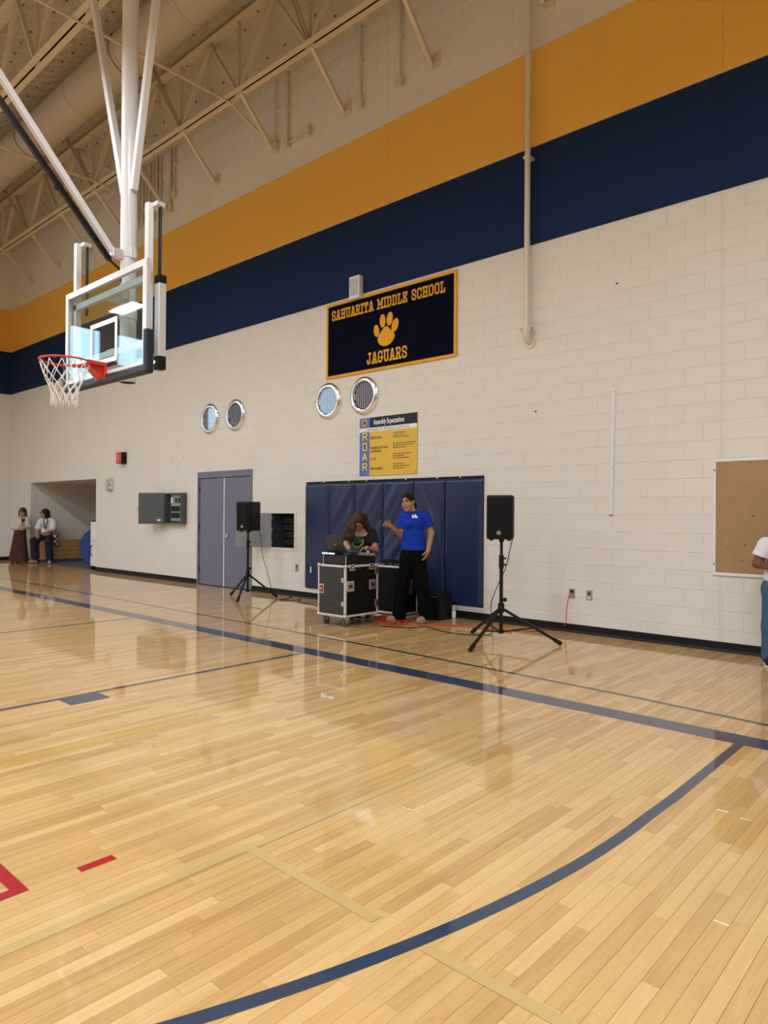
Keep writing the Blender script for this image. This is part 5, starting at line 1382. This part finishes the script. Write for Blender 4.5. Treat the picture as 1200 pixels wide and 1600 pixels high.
# ---------------------------------------------------------------- woman bent over the laptop
def person_laptop():
    DP = 9.55
    P = lambda px, py, b=0.: at(px, py, DP-b)
    base = atZ(568, 955, 0); root = empty('person', (*(P(568,900,-.12)[:2]), 0), 'person in a dark grey graphic t-shirt bent over the laptop', 'person')
    sk = skin('skin_light', (.50, .28, .19))
    B = SDF(.0055); n = cd(0, 1, .35)
    hl, hr = P(559,892,-.14), P(576,892,-.14)
    B.cap(hl, hr, .10, None, .03); B.cap(P(567,890,-.14), P(565,862,-.04), .11, .105, .05); B.cap(P(565,862,-.04), P(563,838,.06), .105, .12, .05)
    B.cap(P(548,832,.08), P(580,831,.06), .055, None, .04); B.cap(P(563,831,.08), P(561,820,.16), .05, .048, .03)
    f = cd(-.05, .80, -.70); up = cd(0, .7, .8)
    Ph, A = add_head(B, P(560,815,.20), f, up, .98)
    s1, e1, w1 = P(581,834,.05), P(587,859,.10), P(573.5,856.5,.30)
    B.cap(s1, e1, .048, .040, .03); B.cap(e1, w1, .041, .026, .02); add_hand(B, w1, unit(P(563,857.5,.38)-w1), cd(0, 0, -1), cd(-.2, 1, .2), .7, .95)
    s2, e2, w2 = P(546,834,.07), P(541,850,.14), P(548.5,861.5,.33)
    B.cap(s2, e2, .046, .038, .03); B.cap(e2, w2, .038, .026, .02); add_hand(B, w2, unit(P(556,863,.42)-w2), cd(0, 0, -1), cd(.3, 1, .1), .6, .92)
    legs = []
    for h in (hl, hr):
        a_ = V3((h[0], h[1], .08)); k_ = (h+a_)/2+HC*.03; legs.append((h, k_, a_)); B.cap(h, k_, .08, .055, .03); B.cap(k_, a_, .052, .036, .02)
    body, _, _ = sdf_obj(B, 'body', sk, root)
    face_parts(Ph, A, body, mat('lips_rose', (.35, .12, .10), .45, var=.05), hairm('brow_brown', (.03, .018, .01)), .98, glasses=M_BLACK)
    S = SDF(.006)
    S.cap(P(567,888,-.13), P(565,862,-.04), .135, .13, .05); S.cap(P(565,862,-.04), P(563,842,.05), .13, .135, .05); S.cap(P(549,833,.08), P(579,832,.06), .066, None, .04)
    S.cap(s1, s1+(e1-s1)*.55, .066, .070, .04); S.cap(s2, s2+(e2-s2)*.5, .062, .064, .04)
    S.cut(e1-(e1-s1)*.42, e1-s1, .10); S.cut(P(567,896,-.13), (0,0,-1))
    sh, Vs, Fs = sdf_obj(S, 'shirt', cloth('charcoal_tee', (.022, .022, .022), bump=.4, bscale=9), root, 2)
    def ring(px, py):
        x, y = px-558.5, py-846.; r_ = np.hypot(x/1.0, y/1.0)
        return (np.abs(r_-8.5) < 1.1) & (y > -3) & ((np.abs(x) > 2) | (y > 0))
    decal(Vs, Fs, ring, 'shirt_print', mat('print_lime', (.45, .55, .12), .7), sh)
    decal(Vs, Fs, lambda px, py: (np.abs(px-559) < 5) & (np.abs(py-832) < 1.6) & (np.sin(px*2.4) > -.4), 'shirt_print', mat('print_cream', (.6, .6, .45), .7), sh)
    decal(Vs, Fs, lambda px, py: (np.abs(px-558.5) < 6) & (py > 836) & (py < 849) & (np.sin(px*1.5+py*.6) > .15), 'shirt_print', mat('print_green', (.03, .22, .15), .7), sh)
    decal(Vs, Fs, lambda px, py: (np.abs((px-572)-(835-py)*.7) < .8) & (np.abs(py-834.5) < 2), 'shirt_print', M_WHITE, sh)
    T = SDF(.008); T.cap(hl, hr, .125, None, .03)
    for h, k_, a_ in legs: T.cap(h, k_, .095, .075, .03); T.cap(k_, a_, .072, .06, .03)
    T.cut((0,0,.06), (0,0,-1)); sdf_obj(T, 'trousers', cloth('dark_denim', (.015, .018, .03)), root)
    for h, k_, a_ in legs: sdf_obj(shoe(SDF(.008), V3((a_[0], a_[1], 0))-HC*.05, HC, .24, .042), 'shoe', cloth('black_canvas', (.015, .015, .016)), root)
    H = SDF(.006); q = Ph
    H.ell(q(0,-.020,.036), A, (.088,.108,.096), .01); H.ell(q(0,.105,-.035), A, (.058,.070,.080), .012, True)
    # long loose hair falling on the image-left side, shorter fall on the right
    lf = [P(549,812,.24), P(547,825,.26), P(546.5,838,.26), P(548,846,.26)]
    for a_, b_, r0, r1 in zip(lf[:-1], lf[1:], (.05,.05,.045), (.05,.045,.024)): H.cap(a_, b_, r0, r1, .03)
    lf = [P(553,815,.28), P(552.5,828,.30), P(552,840,.30)]
    for a_, b_, r0, r1 in zip(lf[:-1], lf[1:], (.030,.028), (.030,.015)): H.cap(a_, b_, r0, r1, .02)
    rt_ = [P(567,808,.16), P(571,818,.14), P(575,826,.12)]
    for a_, b_, r0, r1 in zip(rt_[:-1], rt_[1:], (.06,.05), (.05,.03)): H.cap(a_, b_, r0, r1, .03)
    sdf_obj(H, 'hair', hairm('brown_hair', (.055, .028, .016)), root)
    MB().torus(w1+(e1-w1)*.06, unit(e1-w1), .030, .006, 18, 6).build('wristband', M_BLACK, body, smooth=True)
person_laptop()

# ---------------------------------------------------------------- standing woman by the far alcove
def person_skirt():
    DP = 19.35
    P = lambda px, py, b=0.: at(px, py, DP-b)
    b0 = P(29, 879); root = empty('person', (b0[0], b0[1], 0), 'person in a cream cardigan and long maroon dress by the alcove', 'person')
    sk = skin('skin_pale', (.55, .33, .25)); B = SDF(.008); n = cd(0, 1)
    B.cap(P(29,838), P(34,838), .11, None, .03); B.cap(P(31,838), P(33,822), .12, .11, .05, n, 1.2); B.cap(P(33,822), P(33.5,812), .11, .12, .05, n, 1.2)
    B.cap(P(25.5,811.5), P(42,811.5), .06, None, .04); B.cap(P(34.5,811), P(35,804), .055, .05, .03)
    Ph, A = add_head(B, P(35.3,800,.02), cd(.1, 1, -.1), ZU, 1.0)
    s1, e1, w1 = P(43,813), P(45,824,.02), P(38.5,824.5,.22); s2, e2, w2 = P(25,813), P(19,824,.02), P(29.5,825.5,.22)
    for s_, e_, w_, dx in ((s1, e1, w1, -1), (s2, e2, w2, 1)):
        B.cap(s_, e_, .045, .04, .03); B.cap(e_, w_, .04, .028, .02); add_hand(B, w_, cd(dx*.8, .5, .15), cd(-dx*.5, -.5, 0), cd(0, .3, 1), .7, 1.0, fr=.0095)
    for px in (22, 26.5):
        a_ = P(px, 877); B.cap(P(30, 850), (a_[0], a_[1], .09), .06, .036, .03)
    body, _, _ = sdf_obj(B, 'body', sk, root)
    face_parts(Ph, A, body, mat('lips_rose', (.35, .12, .10), .45), hairm('brow_brown', (.03, .018, .01)), 1.0, glasses=M_BLACK)
    S = SDF(.008); S.cap(P(32,827), P(33,815), .155, .14, .05, n, 1.25); S.cap(P(26,811.8), P(41.5,811.8), .080, None, .04)
    for s_, e_, w_ in ((s1, e1, w1), (s2, e2, w2)): S.cap(s_, e_, .066, .06, .03); S.cap(e_, e_+(w_-e_)*.85, .06, .045, .02)
    S.ell(P(34.8,811,.16), [HR, HC, ZU], (.045, .12, .16), .02, True)
    S.cut(P(33,829), (0,0,-1)); S.cut(P(34,806.5), (0,0,1))
    card, Vs, Fs = sdf_obj(S, 'cardigan', cloth('cream_knit', (.62, .57, .50)), root)
    Dd = SDF(.009); Dd.cap(P(33,826), P(33.5,814), .125, .125, .05, n, 1.25); Dd.cap(P(27.5,811.8), P(41,811.8), .068, None, .04)
    Dd.cap(P(31.5,828), P(29,874), .15, .26, .06, n, 1.3); Dd.cut(P(29,877.5), (0,0,-1)); Dd.cut(P(34,808.5), (0,0,1))
    Dd.ell(P(35,806.5,.12), [HR, HC, ZU], (.06,.08,.06), .02, True)
    m_ = mat('maroon_print', (.075, .018, .020), .85, var=.75, vscale=9)
    sdf_obj(Dd, 'dress', m_, root)
    H = SDF(.007); q = Ph
    H.ell(q(0,-.018,.036), A, (.092,.108,.094), .01); H.ell(q(0,.105,-.040), A, (.055,.070,.085), .012, True)
    for x in (-1, 1): H.cap(q(x*.078,-.01,.0), q(x*.082,.0,-.12), .034, .032, .03); H.cap(q(x*.06,-.05,.0), q(x*.07,-.05,-.14), .04, .034, .03)
    sdf_obj(H, 'hair', hairm('auburn_hair', (.10, .045, .022)), root)
    for px, dd in ((22, cd(-.2, 1)), (26.5, cd(.2, 1))):
        a_ = P(px, 877); sdf_obj(shoe(SDF(.008), V3((a_[0], a_[1], 0)), dd, .22, .038, .03), 'sandal', cloth('tan_leather', (.34, .22, .15)), root)
    MB().tube([P(33.5,808,.13), P(34.5,814,.17), P(35,821,.20)], .011, 6).build('lanyard', M_BLACK, body); MB().obox(P(35.2,822.5,.24), HR*.03, HC*.004, ZU*.05).build('badge', M_BLACK, body)
person_skirt()

# ---------------------------------------------------------------- seated woman in the alcove
def person_seated():
    DP = 19.62
    P = lambda px, py, b=0.: at(px, py, DP-b)
    b0 = P(68, 876); root = empty('person', (b0[0], b0[1], 0), 'person in white t-shirt and dark jeans perched on the alcove bench', 'person')
    sk = skin('skin_pink', (.50, .27, .20)); B = SDF(.008); n = cd(-.3, 1)
    B.cap(P(70,838,-.05), P(79,838,-.05), .12, None, .03); B.cap(P(75,838,-.05), P(73,815), .13, .13, .05, n, 1.15)
    B.cap(P(63.5,814), P(82,814), .062, None, .04); B.cap(P(72,813), P(70.5,806), .06, .055, .03)
    f = cd(-.85, .55, .0); Ph, A = add_head(B, P(69.5,802,.02), f, ZU, 1.03)
    s1, e1, w1 = P(84,817), P(83,829,.05), P(70.5,833,.30); s2, e2, w2 = P(62,817), P(57.5,828,.05), P(58,836,.25)
    B.cap(s1, e1, .052, .046, .03); B.cap(e1, w1, .046, .03, .02); add_hand(B, w1, cd(-.8, .5, -.15), cd(0, 0, -1), cd(.2, .8, .3), .6, 1.0, fr=.0095)
    B.cap(s2, e2, .050, .045, .03); B.cap(e2, w2, .045, .03, .02); add_hand(B, w2, cd(.1, .6, -.8), cd(0, -.5, -1), cd(.8, .2, .1), .5, 1.0, fr=.0095)
    k1, a1 = P(53,845,.32), P(55,870,.22); k2, a2 = P(76,846,.38), P(78,878,.34)
    hs = (P(70,839,-.02), P(79,839,-.02))
    for h, k_, a_ in ((hs[0], k1, a1), (hs[1], k2, a2)): B.cap(h, k_, .085, .06, .03); B.cap(k_, a_, .055, .04, .02)
    body, _, _ = sdf_obj(B, 'body', sk, root)
    face_parts(Ph, A, body, mat('lips_rose', (.35, .12, .10), .45), hairm('brow_brown', (.03, .018, .01)), 1.03, glasses=mat('maroon_frame', (.12, .015, .02), .4))
    S = SDF(.008); S.cap(P(74.5,834,-.02), P(73,817), .17, .15, .05, n, 1.1); S.cap(P(64,814), P(82,814), .080, None, .04)
    S.cap(s1, s1+(e1-s1)*.65, .075, .085, .04); S.cap(s2, s2+(e2-s2)*.65, .07, .08, .04)
    S.cut(P(73,836), (0,0,-1)); S.cut(P(71,809), unit(ZU+HR*-.15))
    sh, Vs, Fs = sdf_obj(S, 'shirt', cloth('white_tee', (.78, .79, .84)), root)
    decal(Vs, Fs, lambda px, py: (np.abs(px-68.5) < 5.5) & (np.abs(py-821.5) < 3.2) & (np.sin(px*2.2)+np.sin(py*2.5+px) > .5), 'shirt_print', M_BLACK, sh)
    T = SDF(.009); T.cap(P(70,838,-.05), P(79,838,-.05), .145, None, .03)
    for h, k_, a_ in ((hs[0], k1, a1), (hs[1], k2, a2)): T.cap(h, k_, .11, .10, .03); T.cap(k_, a_, .10, .098, .03)
    T.cut((0,0,.10), (0,0,-1)); sdf_obj(T, 'jeans', cloth('navy_denim', (.022, .024, .045)), root)
    PL = SDF(.009); PL.cap(P(71,836,.02), P(83,836,-.04), .15, .14, .04); PL.cap(P(85,838,.02), P(88,856,.02), .075, .05, .04); PL.cap(P(86,838,-.05), P(91,848,-.05), .06, .045, .03)
    PL.cut(P(73,832.5), (0,0,1)); PL.cut(P(74,838.5), unit(-ZU-HR*.9)); 
    m_ = mat('plaid_flannel', (.25, .06, .07), .9, var=.3)
    nt = m_.node_tree; ck = nt.nodes.new('ShaderNodeTexChecker'); ck.inputs['Scale'].default_value = 14; ck.inputs['Color1'].default_value = (.16, .02, .03, 1); ck.inputs['Color2'].default_value = (.62, .55, .55, 1)
    nt.links.new([x for x in nt.nodes if x.type == 'TEX_COORD'][0].outputs['Object'], ck.inputs['Vector']); nt.links.new(ck.outputs['Color'], nt.nodes['Principled BSDF'].inputs['Base Color'])
    sdf_obj(PL, 'flannel_shirt', m_, root)
    H = SDF(.007); q = Ph
    H.ell(q(0,-.024,.036), A, (.096,.108,.096), .01); H.ell(q(0,.105,-.035), A, (.068,.075,.085), .012, True)
    for x in (-1, 1): H.cap(q(x*.080,-.02,.0), q(x*.085,-.03,-.13), .04, .036, .03)
    H.cap(q(0,-.09,.0), q(0,-.10,-.13), .055, .045, .04)
    sdf_obj(H, 'hair', hairm('dark_brown_hair', (.035, .018, .014)), root)
    sdf_obj(shoe(SDF(.008), V3((a1[0], a1[1], 0))-HC*.03, cd(-.8, .6), .25, .046, .10), 'boot', cloth('tan_leather', (.34, .22, .15)), root)
    sdf_obj(shoe(SDF(.008), V3((a2[0], a2[1], 0))-HC*.03, cd(.3, 1), .25, .044, .04), 'shoe', cloth('grey_canvas', (.35, .35, .36)), root)
    MB().tube([P(67.5,810,.13), P(69,820,.20), P(70.5,827,.21)], .012, 6).build('lanyard', M_BLACK, body); MB().tube([P(74.5,811,.12), P(72.5,820,.20), P(71,827,.21)], .012, 6).build('lanyard', M_BLACK, body)
    MB().obox(P(67.5,829,.25), HR*.05, HC*.004, ZU*.03).build('badge', M_WHITE, body)
person_seated()

# ---------------------------------------------------------------- person cut by the right edge
def person_edge():
    DP = 6.70
    P = lambda px, py, b=0.: at(px, py, DP-b)
    b0 = P(1222, 1040); root = empty('person', (b0[0], b0[1], 0), 'person in white t-shirt and blue jeans at the right picture edge', 'person')
    sk = skin('skin_brown', (.16, .065, .038)); B = SDF(.0065); n = cd(0, 1)
    B.cap(P(1212,922), P(1234,922), .11, None, .03, n, 1.2); B.cap(P(1222,922), P(1222,885), .12, .12, .05, n, 1.3); B.cap(P(1222,885), P(1222,858), .12, .14, .05, n, 1.3)
    B.cap(P(1200,848), P(1246,848), .062, None, .04); B.cap(P(1222,845), P(1222,826), .06, .055, .03)
    Ph, A = add_head(B, P(1223,800,.02), cd(.35, 1, -.05), ZU, 1.05)
    s1, e1, w1 = P(1196,853), P(1183.5,881,-.03), P(1203,886,.13); s2, e2, w2 = P(1248,853), P(1258,884,-.02), P(1238,889,.14)
    for s_, e_, w_, dx in ((s1, e1, w1, 1), (s2, e2, w2, -1)):
        B.cap(s_, e_, .052, .044, .03); B.cap(e_, w_, .045, .030, .02); add_hand(B, w_, cd(dx*.9, .3, -.1), cd(0, -1, 0), cd(0, .2, 1), .6, 1.0)
    hs = (P(1211,926), P(1234,926)); an = (P(1206,1034), P(1240,1036)); kn = (P(1208,980,.03), P(1238,980,.03))
    for h, k_, a_ in zip(hs, kn, an): B.cap(h, k_, .085, .06, .03); B.cap(k_, (a_[0], a_[1], .08), .055, .04, .02)
    body, _, _ = sdf_obj(B, 'body', sk, root)
    face_parts(Ph, A, body, mat('lips_brown', (.16, .05, .04), .45), hairm('brow_dark', (.012, .008, .006)), 1.05)
    S = SDF(.0065); S.cap(P(1222,905), P(1222,862), .165, .155, .05, n, 1.35); S.cap(P(1201,851), P(1244,851), .078, None, .04)
    for s_, e_ in ((s1, e1), (s2, e2)): S.cap(s_, s_+(e_-s_)*.55, .072, .080, .04); S.cut(e_-(e_-s_)*.40, e_-s_, .11)
    S.cut(P(1222,908), (0,0,-1)); S.cut(P(1222,839), (0,0,1))
    sdf_obj(S, 'shirt', cloth('white_cotton', (.76, .78, .83), bump=.5, bscale=8), root, 2)
    T = SDF(.007); T.cap(P(1212,920), P(1234,920), .13, None, .03, n, 1.1)
    for h, k_, a_ in zip(hs, kn, an): T.cap(h, k_, .11, .10, .03); T.cap(k_, (a_[0], a_[1], .07), .098, .092, .03)
    T.cut((0,0,.06), (0,0,-1)); T.cut(P(1222,904), (0,0,1)); sdf_obj(T, 'jeans', cloth('blue_denim', (.055, .105, .20), var=.2), root, 2)
    for a_, dx in ((an[0], -.35), (an[1], .3)):
        h = V3((a_[0], a_[1], 0))-HC*.05
        so, _, _ = sdf_obj(shoe(SDF(.006), h, cd(dx, 1), .27, .048, .05), 'sneaker', cloth('navy_canvas', (.02, .022, .03)), root)
        d_ = cd(dx, 1); d_ = unit((d_[0], d_[1], 0)); sd = np.cross(d_, ZU)
        MB().prism([(-.055*math.cos(t_)*(1 if True else 1) if False else x_, y_) for x_, y_ in [(-.05,-.045),(.12,-.058),(.21,-.045),(.235,0),(.21,.045),(.12,.058),(-.05,.045),(-.06,0)]] if False else [(-.05,-.045),(.12,-.058),(.21,-.045),(.235,0),(.21,.045),(.12,.058),(-.05,.045),(-.06,0)], h+(0,0,.001), d_, sd, (0,0,.022)).build('sole', M_WHITE, so, bevel=.006)
    H = SDF(.007); H.ell(Ph(0,-.02,.036), A, (.086,.106,.096), .01); H.ell(Ph(0,.10,-.03), A, (.075,.075,.085), .012, True); H.ell(Ph(0,.02,-.12), A, (.11,.13,.08), .01, True)
    sdf_obj(H, 'hair', hairm('black_hair', (.008, .006, .006)), root)
person_edge()
#@@END
